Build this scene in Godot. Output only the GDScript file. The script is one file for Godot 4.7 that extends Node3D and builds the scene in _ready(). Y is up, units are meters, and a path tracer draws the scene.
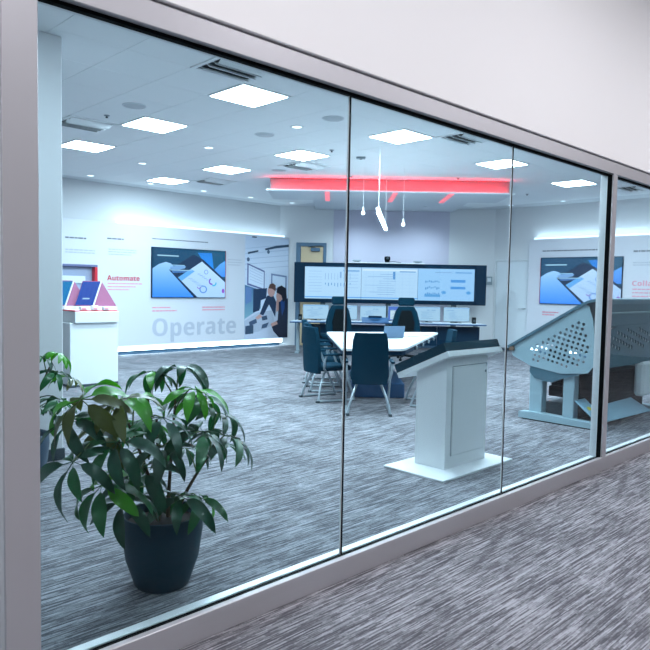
extends Node3D
# A showroom seen from a corridor through a frameless glass wall.

const CEIL := 3.5
const GLASS_Z := -2.357
var rng := RandomNumberGenerator.new()
var M := {}

# ---------------------------------------------------------------- helpers
func tag(o: Node3D, label: String, category: String, group := "", kind := "") -> Node3D:
	if label: o.set_meta("label", label)
	if category: o.set_meta("category", category)
	if group: o.set_meta("group", group)
	if kind: o.set_meta("kind", kind)
	return o

func numbered(called: String, parent: Node) -> String:
	if parent.get_node_or_null(NodePath(called)) == null: return called
	var k := 1
	while parent.get_node_or_null(NodePath("%s_%03d" % [called, k])) != null: k += 1
	return "%s_%03d" % [called, k]

func base(called: String, at := Vector3.ZERO, turn := 0.0) -> Node3D:
	var o := Node3D.new()
	o.name = numbered(called, self)
	add_child(o, true)
	o.position = at
	o.rotation.y = turn
	return o

func put(called: String, mesh: Mesh, material: Material, parent: Node = null, at := Vector3.ZERO) -> MeshInstance3D:
	var o := MeshInstance3D.new()
	var p: Node = parent if parent else self
	o.name = numbered(called, p)
	o.mesh = mesh
	o.material_override = material
	o.position = at
	p.add_child(o, true)
	return o

func struct(called: String, mesh: Mesh, material: Material, at := Vector3.ZERO) -> MeshInstance3D:
	var o := put(called, mesh, material, null, at)
	o.set_meta("kind", "structure")
	return o

func paint(c: Color, rough := 0.6, metal := 0.0, spec := 0.5) -> StandardMaterial3D:
	var m := StandardMaterial3D.new()
	m.albedo_color = c
	m.roughness = rough
	m.metallic = metal
	m.metallic_specular = spec
	return m

func glow(c: Color, energy: float, body := Color(0.9, 0.9, 0.9)) -> StandardMaterial3D:
	var m := paint(body, 0.5)
	m.emission_enabled = true
	m.emission = c
	m.emission_energy_multiplier = energy
	return m

func st_new() -> SurfaceTool:
	var st := SurfaceTool.new()
	st.begin(Mesh.PRIMITIVE_TRIANGLES)
	return st

func tri(st: SurfaceTool, a: Vector3, b: Vector3, c: Vector3, out: Vector3) -> void:
	# wound so that the face looks along «out»
	st.set_smooth_group(-1)
	if (a - c).cross(a - b).dot(out) >= 0.0:
		st.add_vertex(a); st.add_vertex(b); st.add_vertex(c)
	else:
		st.add_vertex(a); st.add_vertex(c); st.add_vertex(b)

func quad(st: SurfaceTool, a: Vector3, b: Vector3, c: Vector3, d: Vector3, out: Vector3) -> void:
	tri(st, a, b, c, out)
	tri(st, a, c, d, out)

func done(st: SurfaceTool) -> ArrayMesh:
	st.generate_normals()
	return st.commit()

# a box with chamfered edges; lo and hi are corners
func add_box(st: SurfaceTool, lo: Vector3, hi: Vector3, c := 0.004) -> void:
	var mid := (lo + hi) * 0.5
	var h := (hi - lo) * 0.5
	c = minf(c, minf(h.x, minf(h.y, h.z)) * 0.6)
	var i := h - Vector3(c, c, c)
	for ax in 3:
		var b := (ax + 1) % 3
		var d := (ax + 2) % 3
		for s in [-1.0, 1.0]:
			var n := Vector3.ZERO
			n[ax] = s
			var q: Array[Vector3] = []
			for k in [[-1, -1], [1, -1], [1, 1], [-1, 1]]:
				var v := Vector3.ZERO
				v[ax] = s * h[ax]
				v[b] = k[0] * i[b]
				v[d] = k[1] * i[d]
				q.append(mid + v)
			quad(st, q[0], q[1], q[2], q[3], n)
		for s in [-1.0, 1.0]:
			for t in [-1.0, 1.0]:
				var n := Vector3.ZERO
				n[b] = s
				n[d] = t
				var q: Array[Vector3] = []
				for e in [-1.0, 1.0]:
					var v := Vector3.ZERO
					v[ax] = e * i[ax]
					v[b] = s * h[b]
					v[d] = t * i[d]
					var w := v
					w[b] = s * i[b]
					w[d] = t * h[d]
					q.append(mid + v)
					q.append(mid + w)
				quad(st, q[0], q[1], q[3], q[2], n)
	for s in [-1.0, 1.0]:
		for t in [-1.0, 1.0]:
			for u in [-1.0, 1.0]:
				var n := Vector3(s, t, u)
				tri(st, mid + n * Vector3(h.x, i.y, i.z), mid + n * Vector3(i.x, h.y, i.z), mid + n * Vector3(i.x, i.y, h.z), n)

func box(lo: Vector3, hi: Vector3, c := 0.004) -> ArrayMesh:
	var st := st_new()
	add_box(st, lo, hi, c)
	return done(st)

func cbox(size: Vector3, c := 0.004) -> ArrayMesh:
	return box(-size * 0.5, size * 0.5, c)

# a round tube along a path
func add_tube(st: SurfaceTool, pts: Array, radius: float, sides := 8, end_radius := -1.0) -> void:
	var n := pts.size()
	var last: Array[Vector3] = []
	var up := Vector3(0.31, 0.9, 0.29).normalized()
	for k in n:
		var p: Vector3 = pts[k]
		var dir: Vector3 = ((pts[mini(k + 1, n - 1)] as Vector3) - (pts[maxi(k - 1, 0)] as Vector3)).normalized()
		if absf(dir.dot(up)) > 0.97: up = Vector3(0.9, 0.2, -0.4).normalized()
		var x := up.cross(dir).normalized()
		var y := dir.cross(x).normalized()
		up = y
		var r := radius if end_radius < 0.0 else lerpf(radius, end_radius, float(k) / maxf(1, n - 1))
		var ring: Array[Vector3] = []
		for s in sides:
			var a := TAU * s / sides
			ring.append(p + (x * cos(a) + y * sin(a)) * r)
		if k > 0:
			var q: Vector3 = pts[k - 1]
			for s in sides:
				var s2 := (s + 1) % sides
				var o := (ring[s] + ring[s2] + last[s] + last[s2]) * 0.25 - (p + q) * 0.5
				smooth_quad(st, last[s], last[s2], ring[s2], ring[s], o)
		if k == 0 or k == n - 1:
			for s in sides:
				tri(st, p, ring[s], ring[(s + 1) % sides], -dir if k == 0 else dir)
		last = ring

func smooth_quad(st: SurfaceTool, a: Vector3, b: Vector3, c: Vector3, d: Vector3, out: Vector3) -> void:
	st.set_smooth_group(1)
	for f in [[a, b, c], [a, c, d]]:
		var flip: bool = ((f[0] - f[2]) as Vector3).cross(f[0] - f[1]).dot(out) < 0.0
		st.add_vertex(f[0])
		st.add_vertex(f[2] if flip else f[1])
		st.add_vertex(f[1] if flip else f[2])

func tube(pts: Array, radius: float, sides := 8, end_radius := -1.0) -> ArrayMesh:
	var st := st_new()
	add_tube(st, pts, radius, sides, end_radius)
	return done(st)

# a solid of revolution about y; profile of Vector2(radius, y)
func add_lathe(st: SurfaceTool, profile: Array, segs := 24, at := Vector3.ZERO) -> void:
	for k in profile.size() - 1:
		var p: Vector2 = profile[k]
		var q: Vector2 = profile[k + 1]
		var side := Vector2(q.y - p.y, -(q.x - p.x))
		for s in segs:
			var a := TAU * s / segs
			var b := TAU * (s + 1) / segs
			var m := (a + b) * 0.5
			var o := Vector3(side.x * cos(m), side.y, side.x * sin(m))
			var v := [Vector3(p.x * cos(a), p.y, p.x * sin(a)), Vector3(p.x * cos(b), p.y, p.x * sin(b)), Vector3(q.x * cos(b), q.y, q.x * sin(b)), Vector3(q.x * cos(a), q.y, q.x * sin(a))]
			smooth_quad(st, at + v[0], at + v[1], at + v[2], at + v[3], o)

func lathe(profile: Array, segs := 24) -> ArrayMesh:
	var st := st_new()
	add_lathe(st, profile, segs)
	return done(st)

# a flat outline given thickness: the outline lies in the plane of ex and ey, the thickness runs along ez
func add_plate(st: SurfaceTool, outline: PackedVector2Array, at: Vector3, ex: Vector3, ey: Vector3, ez: Vector3, thick: float) -> void:
	var idx := Geometry2D.triangulate_polygon(outline)
	var f := func(p: Vector2, t: float) -> Vector3: return at + ex * p.x + ey * p.y + ez * t
	for k in range(0, idx.size(), 3):
		for t in [0.0, thick]:
			tri(st, f.call(outline[idx[k]], t), f.call(outline[idx[k + 1]], t), f.call(outline[idx[k + 2]], t), ez * (1.0 if t == thick else -1.0) * signf(thick if t == thick else thick))
	var cw := Geometry2D.is_polygon_clockwise(outline)
	for k in outline.size():
		var p := outline[k]
		var q := outline[(k + 1) % outline.size()]
		var d := q - p
		var nn := Vector2(-d.y, d.x) if cw else Vector2(d.y, -d.x)
		quad(st, f.call(p, 0.0), f.call(q, 0.0), f.call(q, thick), f.call(p, thick), ex * nn.x + ey * nn.y)

func plate(outline: Array, at: Vector3, ex: Vector3, ey: Vector3, ez: Vector3, thick: float) -> ArrayMesh:
	var st := st_new()
	add_plate(st, PackedVector2Array(outline), at, ex, ey, ez, thick)
	return done(st)

# a sheet with real round-cornered holes on a turned grid
func perforated(outline: PackedVector2Array, holes: PackedVector2Array, pitch: float, hole: float, turn: float, at: Vector3, ex: Vector3, ey: Vector3, ez: Vector3, thick: float) -> ArrayMesh:
	var st := st_new()
	var f := func(p: Vector2, t: float) -> Vector3: return at + ex * p.x + ey * p.y + ez * t
	var mid := Vector2.ZERO
	var reach := 0.0
	for p in outline: mid += p / outline.size()
	for p in outline: reach = maxf(reach, p.distance_to(mid))
	var n := int(ceil(reach / pitch)) + 1
	var r := Vector2.RIGHT.rotated(turn)
	var u := Vector2.UP.rotated(turn) * -1.0
	for i in range(-n, n + 1):
		for j in range(-n, n + 1):
			var c := mid + r * (i * pitch) + u * (j * pitch)
			var cell := PackedVector2Array()
			for k in [[-1, -1], [1, -1], [1, 1], [-1, 1]]: cell.append(c + r * (k[0] * pitch * 0.5) + u * (k[1] * pitch * 0.5))
			var inside := (i + j) % 2 == 0
			for p in cell:
				inside = inside and Geometry2D.is_point_in_polygon(p, holes) and Geometry2D.is_point_in_polygon(p, outline)
			if inside:
				for k in 8:
					var a := TAU * k / 8.0 + PI / 8.0
					var b := a + TAU / 8.0
					var p1 := c + (r * cos(a) + u * sin(a)) * hole
					var p2 := c + (r * cos(b) + u * sin(b)) * hole
					var q1 := c + (r * clampf(cos(a) * 1.0824, -0.99999, 0.99999) + u * clampf(sin(a) * 1.0824, -0.99999, 0.99999)) * pitch * 0.5
					var q2 := c + (r * clampf(cos(b) * 1.0824, -0.99999, 0.99999) + u * clampf(sin(b) * 1.0824, -0.99999, 0.99999)) * pitch * 0.5
					var corner := k % 2 == 0
					for t in [0.0, thick]:
						var o := ez * (1.0 if t == thick else -1.0)
						quad(st, f.call(p1, t), f.call(p2, t), f.call(q2, t), f.call(q1, t), o)
						if corner:
							var g := c + (r * signf(cos((a + b) / 2)) + u * signf(sin((a + b) / 2))) * pitch * 0.5
							tri(st, f.call(q1, t), f.call(q2, t), f.call(g, t), o)
					var wall := c - (p1 + p2) * 0.5
					quad(st, f.call(p1, 0.0), f.call(p2, 0.0), f.call(p2, thick), f.call(p1, thick), ex * wall.x + ey * wall.y)
			else:
				for poly in Geometry2D.intersect_polygons(cell, outline):
					var idx := Geometry2D.triangulate_polygon(poly)
					for k in range(0, idx.size(), 3):
						for t in [0.0, thick]:
							tri(st, f.call(poly[idx[k]], t), f.call(poly[idx[k + 1]], t), f.call(poly[idx[k + 2]], t), ez * (1.0 if t == thick else -1.0))
	var cw := Geometry2D.is_polygon_clockwise(outline)
	for k in outline.size():
		var p := outline[k]
		var q := outline[(k + 1) % outline.size()]
		var d := q - p
		var nn := Vector2(-d.y, d.x) if cw else Vector2(d.y, -d.x)
		quad(st, f.call(p, 0.0), f.call(q, 0.0), f.call(q, thick), f.call(p, thick), ex * nn.x + ey * nn.y)
	return done(st)

# a flat picture with thickness: the front face carries the whole texture, facing +z, origin at its middle
func picture(w: float, h: float, t := 0.004) -> ArrayMesh:
	var st := st_new()
	var a := Vector3(-w / 2, h / 2, t)
	var b := Vector3(w / 2, h / 2, t)
	var c := Vector3(w / 2, -h / 2, t)
	var d := Vector3(-w / 2, -h / 2, t)
	var uv := {a: Vector2(0, 0), b: Vector2(1, 0), c: Vector2(1, 1), d: Vector2(0, 1)}
	for v in [a, b, c, a, c, d]:
		st.set_uv(uv[v])
		st.add_vertex(v)
	st.set_uv(Vector2(0.01, 0.01))
	var k := Vector3(0, 0, -t)
	quad(st, a + k, b + k, c + k, d + k, Vector3(0, 0, -1))
	quad(st, a, b, b + k, a + k, Vector3.UP)
	quad(st, c, d, d + k, c + k, Vector3.DOWN)
	quad(st, b, c, c + k, b + k, Vector3.RIGHT)
	quad(st, a, d, d + k, a + k, Vector3.LEFT)
	return done(st)

func print_mat(tex: Texture2D, rough := 0.5) -> StandardMaterial3D:
	var m := paint(Color.WHITE, rough)
	m.albedo_texture = tex
	return m

func screen_mat(tex: Texture2D, energy: float) -> StandardMaterial3D:
	var m := paint(Color(0.02, 0.02, 0.025), 0.25)
	m.emission_enabled = true
	m.emission_operator = BaseMaterial3D.EMISSION_OP_MULTIPLY
	m.emission = Color.WHITE
	m.emission_texture = tex
	m.emission_energy_multiplier = energy
	return m

func lettering(called: String, what: String, cap: float, width: float, material: Material, parent: Node, at: Vector3, bold := false, turn := 0.0) -> void:
	# at: left end of the baseline
	var t := TextMesh.new()
	var fnt := SystemFont.new()
	fnt.font_names = PackedStringArray(["Droid Sans"])
	if bold: fnt.font_weight = 700
	t.font = fnt
	t.text = what
	t.font_size = 64
	t.depth = 0.004
	t.pixel_size = cap / (64.0 * 0.714)
	t.horizontal_alignment = HORIZONTAL_ALIGNMENT_LEFT
	t.vertical_alignment = VERTICAL_ALIGNMENT_BOTTOM
	var box0 := t.get_aabb()
	var o := put(called, t, material, parent)
	var sx := width / maxf(box0.size.x, 0.01)
	o.scale = Vector3(sx, 1, 1)
	o.rotation.y = turn
	var low := box0.position.y
	for ch in "pqgyj":
		if ch in what:
			low += cap / 0.714 * 0.235
			break
	var shift := Vector3(-box0.position.x * sx, -low, 0.002)
	o.position = at + Basis(Vector3.UP, turn) * shift

# unreadably small print: dashes of word length in lines, one mesh in the plane z=0 facing +z, top left at the origin
func small_print(widths: Array, line: float, height: float, seed_n: int) -> ArrayMesh:
	var st := st_new()
	var g := RandomNumberGenerator.new()
	g.seed = seed_n
	for k in widths.size():
		var x := 0.0
		while x < widths[k]:
			var w := minf(g.randf_range(0.035, 0.1), widths[k] - x)
			add_box(st, Vector3(x, -k * line - height, 0), Vector3(x + w, -k * line, 0.003), 0.0005)
			x += w + 0.014
	return done(st)

# ---------------------------------------------------------------- pictures drawn for the prints and screens
func canvas(w: int, h: int, c: Color) -> Image:
	var im := Image.create(w, h, false, Image.FORMAT_RGBA8)
	im.fill(c)
	return im

func fill_poly(im: Image, pts: Array, c: Color, c2 := Color(0, 0, 0, 0)) -> void:
	# points in 0..1; a second colour makes an even change from top to bottom
	var w := im.get_width()
	var h := im.get_height()
	var lo := 1e9
	var hi := -1e9
	for p in pts:
		lo = minf(lo, p[1] * h)
		hi = maxf(hi, p[1] * h)
	for y in range(maxi(0, int(lo)), mini(h - 1, int(hi)) + 1):
		var xs: Array[float] = []
		for k in pts.size():
			var a: Array = pts[k]
			var b: Array = pts[(k + 1) % pts.size()]
			var ya: float = a[1] * h
			var yb: float = b[1] * h
			if (ya <= y + 0.5) != (yb <= y + 0.5):
				xs.append((a[0] + (b[0] - a[0]) * (y + 0.5 - ya) / (yb - ya)) * w)
		xs.sort()
		var cc := c if c2.a == 0.0 else c.lerp(c2, (y - lo) / maxf(1.0, hi - lo))
		for k in range(0, xs.size() - 1, 2):
			var x0 := clampi(int(round(xs[k])), 0, w)
			var x1 := clampi(int(round(xs[k + 1])), 0, w)
			if x1 > x0: im.fill_rect(Rect2i(x0, y, x1 - x0, 1), cc)

func fill_disc(im: Image, x: float, y: float, rx: float, ry: float, c: Color) -> void:
	var pts := []
	for k in 20: pts.append([x + rx * cos(TAU * k / 20), y + ry * sin(TAU * k / 20)])
	fill_poly(im, pts, c)

func ring(im: Image, x: float, y: float, r: float, t: float, a0: float, a1: float, c: Color, aspect: float) -> void:
	var pts := []
	for k in 17:
		var a := lerpf(a0, a1, k / 16.0)
		pts.append([x + r * cos(a), y + r * aspect * sin(a)])
	for k in 17:
		var a := lerpf(a1, a0, k / 16.0)
		pts.append([x + (r - t) * cos(a), y + (r - t) * aspect * sin(a)])
	fill_poly(im, pts, c)

func bar(im: Image, x0: float, y0: float, x1: float, y1: float, c: Color) -> void:
	fill_poly(im, [[x0, y0], [x1, y0], [x1, y1], [x0, y1]], c)

func tex(im: Image) -> ImageTexture:
	return ImageTexture.create_from_image(im)

func tablet_picture() -> ImageTexture:
	var im := canvas(480, 272, Color8(16, 78, 108))
	fill_poly(im, [[0.0, 0.0], [0.62, 0.0], [0.2, 0.45], [0.0, 0.5]], Color8(12, 66, 98))
	fill_poly(im, [[0.6, 0.06], [0.8, 0.05], [0.83, 0.42], [0.68, 0.24]], Color8(34, 125, 215), Color8(28, 140, 240))
	fill_poly(im, [[0.83, 0.42], [0.92, 0.28], [1.0, 0.2], [1.0, 0.55], [0.9, 0.55]], Color8(100, 170, 250), Color8(70, 140, 235))
	fill_poly(im, [[0.0, 0.42], [0.08, 0.33], [0.17, 0.28], [0.24, 0.31], [0.3, 0.42], [0.28, 0.5], [0.4, 0.75], [0.58, 1.0], [0.0, 1.0]], Color8(170, 208, 250), Color8(60, 140, 245))
	fill_poly(im, [[0.21, 0.44], [0.54, 0.1], [0.68, 0.2], [1.0, 0.62], [1.0, 0.72], [0.66, 0.24], [0.34, 0.58], [0.6, 1.0], [0.55, 1.0]], Color8(12, 36, 66))
	fill_poly(im, [[0.22, 0.38], [0.36, 0.33], [0.44, 0.36], [0.42, 0.4], [0.26, 0.46]], Color8(125, 165, 215))
	fill_poly(im, [[0.24, 0.42], [0.44, 0.43], [0.55, 0.45], [0.5, 0.48], [0.26, 0.5]], Color8(70, 115, 175))
	fill_poly(im, [[0.33, 0.59], [0.66, 0.24], [1.0, 0.67], [1.0, 1.0], [0.6, 1.0]], Color8(196, 220, 248), Color8(178, 205, 244))
	fill_poly(im, [[0.33, 0.59], [0.5, 0.41], [0.56, 0.45], [0.38, 0.66]], Color8(100, 170, 235))
	ring(im, 0.68, 0.83, 0.055, 0.016, 0.0, TAU, Color8(90, 140, 215), 1.5)
	ring(im, 0.62, 0.77, 0.03, 0.012, 0.0, 3.0, Color8(150, 120, 200), 1.7)
	ring(im, 0.8, 0.66, 0.042, 0.018, 1.2, 4.4, Color8(130, 70, 190), 1.7)
	ring(im, 0.83, 0.69, 0.042, 0.018, -0.2, 2.2, Color8(60, 175, 215), 1.7)
	ring(im, 0.72, 0.46, 0.03, 0.01, 0.0, TAU, Color8(130, 160, 215), 1.7)
	fill_disc(im, 0.97, 0.86, 0.02, 0.05, Color8(150, 70, 190))
	for k in 7: bar(im, 0.47 + 0.025 * k, 0.6 + 0.028 * k, 0.53 + 0.028 * k, 0.612 + 0.028 * k, Color8(150, 180, 220))
	for k in 5: bar(im, 0.6 + 0.03 * k, 0.5 + 0.03 * k, 0.64 + 0.03 * k, 0.514 + 0.03 * k, Color8(140, 170, 220))
	bar(im, 0.06, 0.14, 0.34, 0.165, Color8(170, 205, 225))
	bar(im, 0.22, 0.33, 0.42, 0.35, Color8(150, 190, 220))
	bar(im, 0.22, 0.43, 0.52, 0.45, Color8(165, 200, 225))
	return tex(im)

func mural_picture() -> ImageTexture:
	var im := canvas(280, 496, Color8(206, 216, 234))
	fill_poly(im, [[0, 0], [1, 0], [1, 0.3], [0, 0.4]], Color8(200, 212, 232), Color8(214, 222, 237))
	fill_poly(im, [[0, 0.75], [1, 0.7], [1, 1], [0, 1]], Color8(196, 204, 222))
	for k in 5: fill_poly(im, [[0, 0.12 + 0.05 * k], [1, 0.05 + 0.055 * k], [1, 0.055 + 0.055 * k], [0, 0.125 + 0.05 * k]], Color8(172, 184, 208))
	fill_poly(im, [[0.44, 0.11], [0.7, 0.075], [1, 0.055], [1, 0.078], [0.7, 0.1], [0.45, 0.128]], Color8(32, 62, 88))
	fill_poly(im, [[0.06, 0.155], [0.29, 0.13], [0.29, 0.145], [0.06, 0.175]], Color8(30, 62, 88))
	fill_disc(im, 0.52, 0.14, 0.03, 0.02, Color8(70, 96, 122))
	fill_disc(im, 0.07, 0.225, 0.03, 0.02, Color8(70, 90, 122))
	bar(im, 0.15, -0.02, 0.25, 0.012, Color8(40, 62, 84))
	fill_poly(im, [[0.05, 0.26], [0.44, 0.33], [0.44, 0.52], [0.05, 0.47]], Color8(92, 100, 150))
	fill_poly(im, [[0.08, 0.278], [0.42, 0.342], [0.42, 0.505], [0.08, 0.455]], Color8(214, 224, 240))
	for k in 5: fill_poly(im, [[0.11, 0.3 + k * 0.028], [0.39, 0.355 + k * 0.026], [0.39, 0.361 + k * 0.026], [0.11, 0.306 + k * 0.028]], Color8(180, 194, 220))
	fill_poly(im, [[0.59, 0.352], [0.96, 0.372], [0.96, 0.55], [0.59, 0.5]], Color8(120, 134, 170))
	fill_poly(im, [[0.62, 0.37], [0.93, 0.388], [0.93, 0.53], [0.62, 0.485]], Color8(208, 220, 238))
	fill_poly(im, [[0, 0.47], [0.36, 0.52], [0.36, 0.7], [0, 0.8]], Color8(70, 112, 150), Color8(130, 172, 188))
	fill_poly(im, [[0.02, 0.49], [0.15, 0.5], [0.15, 0.63], [0.02, 0.66]], Color8(96, 126, 176))
	fill_poly(im, [[0.19, 0.51], [0.5, 0.5], [0.48, 0.6], [0.36, 0.62], [0.33, 0.72], [0.19, 0.74]], Color8(22, 50, 84))
	fill_poly(im, [[0.0, 0.82], [0.3, 0.74], [0.62, 0.72], [0.7, 0.86], [0.3, 0.93], [0, 0.94]], Color8(180, 188, 206))
	fill_poly(im, [[0.02, 0.87], [0.2, 0.86], [0.2, 0.945], [0.02, 0.95]], Color8(52, 74, 98))
	fill_poly(im, [[0.1, 0.83], [0.26, 0.8], [0.28, 0.84], [0.12, 0.87]], Color8(60, 80, 108))
	fill_poly(im, [[0.38, 0.78], [0.5, 0.77], [0.52, 0.81], [0.4, 0.82]], Color8(52, 72, 98))
	fill_poly(im, [[0.4, 0.86], [0.55, 0.84], [0.5, 0.89], [0.38, 0.9]], Color8(60, 82, 110))
	# the farther figure: brown hair, navy jacket, leaning on the desk
	fill_poly(im, [[0.5, 0.575], [0.64, 0.565], [0.72, 0.64], [0.7, 0.79], [0.62, 0.72], [0.55, 0.66], [0.42, 0.77], [0.34, 0.755], [0.44, 0.64]], Color8(22, 48, 80))
	fill_disc(im, 0.6, 0.53, 0.085, 0.055, Color8(206, 158, 150))
	fill_poly(im, [[0.53, 0.5], [0.56, 0.46], [0.64, 0.45], [0.7, 0.47], [0.7, 0.53], [0.62, 0.505]], Color8(104, 72, 66))
	fill_poly(im, [[0.24, 0.79], [0.34, 0.755], [0.4, 0.78], [0.3, 0.81]], Color8(206, 160, 152))
	# the nearer figure: black hair, dark blue top, seated with a hand to the face
	fill_poly(im, [[0.78, 0.62], [1, 0.6], [1, 1], [0.8, 1], [0.66, 0.93], [0.6, 0.86], [0.76, 0.82]], Color8(20, 36, 66), Color8(30, 38, 58))
	fill_poly(im, [[0.82, 0.63], [0.92, 0.6], [0.92, 0.7], [0.86, 0.78]], Color8(34, 74, 140))
	fill_disc(im, 0.79, 0.58, 0.075, 0.055, Color8(208, 160, 148))
	fill_poly(im, [[0.72, 0.54], [0.74, 0.49], [0.84, 0.47], [0.95, 0.5], [0.97, 0.6], [0.88, 0.64], [0.84, 0.57]], Color8(20, 24, 40))
	fill_poly(im, [[0.72, 0.62], [0.78, 0.61], [0.78, 0.72], [0.72, 0.74]], Color8(196, 148, 140))
	fill_poly(im, [[0.6, 0.85], [0.74, 0.83], [0.76, 0.86], [0.62, 0.885]], Color8(206, 158, 148))
	return tex(im)

func desktop_picture(kind: int) -> ImageTexture:
	var im := canvas(384, 216, Color8(196, 222, 250))
	var g := RandomNumberGenerator.new()
	g.seed = 71 + kind
	var line := Color8(140, 176, 222)
	var deep := Color8(70, 140, 205)
	bar(im, 0, 0, 1, 0.03, Color8(170, 206, 244))
	if kind % 3 == 0:
		for k in 8: bar(im, 0.06, 0.14 + 0.09 * k, 0.3, 0.147 + 0.09 * k, line)
		for k in 9:
			var x := 0.36 + 0.055 * k
			bar(im, x, 0.5, x + 0.012, 0.5 + g.randf_range(0.04, 0.14), deep)
			bar(im, x, 0.2, x + 0.006, 0.4, line)
		bar(im, 0.62, 0.15, 0.65, 0.34, line)
		for k in 6: bar(im, 0.72, 0.14 + 0.1 * k, 0.95, 0.148 + 0.1 * k, line)
		bar(im, 0.68, 0.1, 0.97, 0.13, deep)
		bar(im, 0, 0.93, 1, 0.965, Color8(80, 165, 240))
	elif kind % 3 == 1:
		bar(im, 0.02, 0.05, 0.98, 0.1, Color8(232, 242, 252))
		for k in 7: bar(im, 0.08 + 0.13 * k, 0.1, 0.083 + 0.13 * k, 0.9, Color8(168, 200, 238))
		for k in 6: bar(im, 0.04, 0.2 + 0.11 * k, 0.96, 0.204 + 0.11 * k, Color8(172, 204, 240))
		bar(im, 0.56, 0.12, 0.6, 0.36, deep)
		bar(im, 0.68, 0.1, 0.96, 0.13, deep)
		for k in 10: bar(im, g.randf_range(0.05, 0.5), 0.2 + 0.07 * k, g.randf_range(0.52, 0.62), 0.212 + 0.07 * k, line)
		bar(im, 0, 0.93, 1, 0.965, Color8(90, 170, 242))
	else:
		im.fill(Color8(166, 208, 250))
		for r in 3:
			for k in 8:
				var y := 0.38 + 0.19 * r + 0.02 * sin(k * 2.0 + r)
				bar(im, 0.13 + 0.033 * k, y, 0.15 + 0.033 * k, y + g.randf_range(0.03, 0.07), deep)
		bar(im, 0.12, 0.8, 0.4, 0.88, Color8(90, 160, 220))
		bar(im, 0.58, 0.34, 0.84, 0.42, Color8(70, 150, 225))
		bar(im, 0.58, 0.55, 0.84, 0.63, Color8(70, 150, 225))
		fill_disc(im, 0.46, 0.74, 0.04, 0.05, Color8(80, 160, 225))
		fill_disc(im, 0.9, 0.74, 0.04, 0.05, Color8(80, 160, 225))
		bar(im, 0.3, 0.1, 0.6, 0.13, line)
		bar(im, 0.66, 0.1, 0.95, 0.13, deep)
	return tex(im)

func monitor_picture(kind: int) -> ImageTexture:
	var im := canvas(160, 96, Color8(190, 220, 246))
	var g := RandomNumberGenerator.new()
	g.seed = 31 + kind
	bar(im, 0, 0, 1, 0.07, Color8(160, 200, 240))
	if kind == 3:
		im.fill(Color8(96, 130, 216))
		bar(im, 0.08, 0.28, 0.98, 0.95, Color8(226, 238, 250))
	for k in 7:
		var x := g.randf_range(0.1, 0.35)
		bar(im, x, 0.34 + 0.08 * k, x + g.randf_range(0.2, 0.55), 0.36 + 0.08 * k, Color8(132, 174, 220))
	for k in 5:
		var x := g.randf_range(0.1, 0.8)
		bar(im, x, 0.2, x + 0.08, 0.24, Color8(120, 170, 222))
	return tex(im)

func carpet_textures() -> Array:
	# woven streaks that run along x, with soft lighter and darker patches
	var w := 1024
	var h := 1024
	var v := PackedFloat32Array()
	v.resize(w * h)
	var g := RandomNumberGenerator.new()
	g.seed = 5
	for k in 15000:
		var y0 := g.randi_range(0, h - 1)
		var x0 := g.randi_range(0, w - 1)
		var n := int(g.randf_range(25.0, 130.0))
		var t := g.randi_range(2, 4)
		var amp := g.randf_range(0.08, 0.38) * (1.0 if g.randf() < 0.5 else -1.0)
		for dy in t:
			var row := ((y0 + dy) % h) * w
			for x in n: v[row + (x0 + x) % w] += amp
	var noise := FastNoiseLite.new()
	noise.seed = 3
	noise.frequency = 0.011
	noise.fractal_octaves = 3
	var patch := noise.get_seamless_image(256, 256)
	var fine := FastNoiseLite.new()
	fine.seed = 9
	fine.frequency = 0.5
	var bytes := PackedByteArray()
	bytes.resize(w * h * 3)
	for y in h:
		for x in w:
			var i := y * w + x
			var s := clampf(0.46 + v[i] * 0.55 + (patch.get_pixel(x / 4, y / 4).r - 0.5) * 0.28 + g.randf_range(-0.06, 0.06), 0.0, 1.0)
			s = s * s * (3.0 - 2.0 * s)
			bytes[i * 3] = int(lerpf(82, 168, s))
			bytes[i * 3 + 1] = int(lerpf(82, 168, s))
			bytes[i * 3 + 2] = int(lerpf(87, 173, s))
	var im := Image.create_from_data(w, h, false, Image.FORMAT_RGB8, bytes)
	return [tex(im)]

# the diagonal corner: x runs along the far corner wall, z comes out of it towards the glass
func corner(a: float, b: float, y := 0.0) -> Vector3:
	return Vector3(11.15, y, -12.75) + Vector3(0.70711, 0, 0.70711) * a + Vector3(-0.70711, 0, 0.70711) * b

# ---------------------------------------------------------------- the scene
func _ready() -> void:
	rng.seed = 11
	set_camera_and_light()
	make_materials()
	build_shell()
	build_glass_wall()
	build_ceiling()
	build_display_walls()
	build_corner()
	build_console()
	build_table_group()
	build_counter()
	build_lectern()
	build_workstation()
	build_plants()

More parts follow.
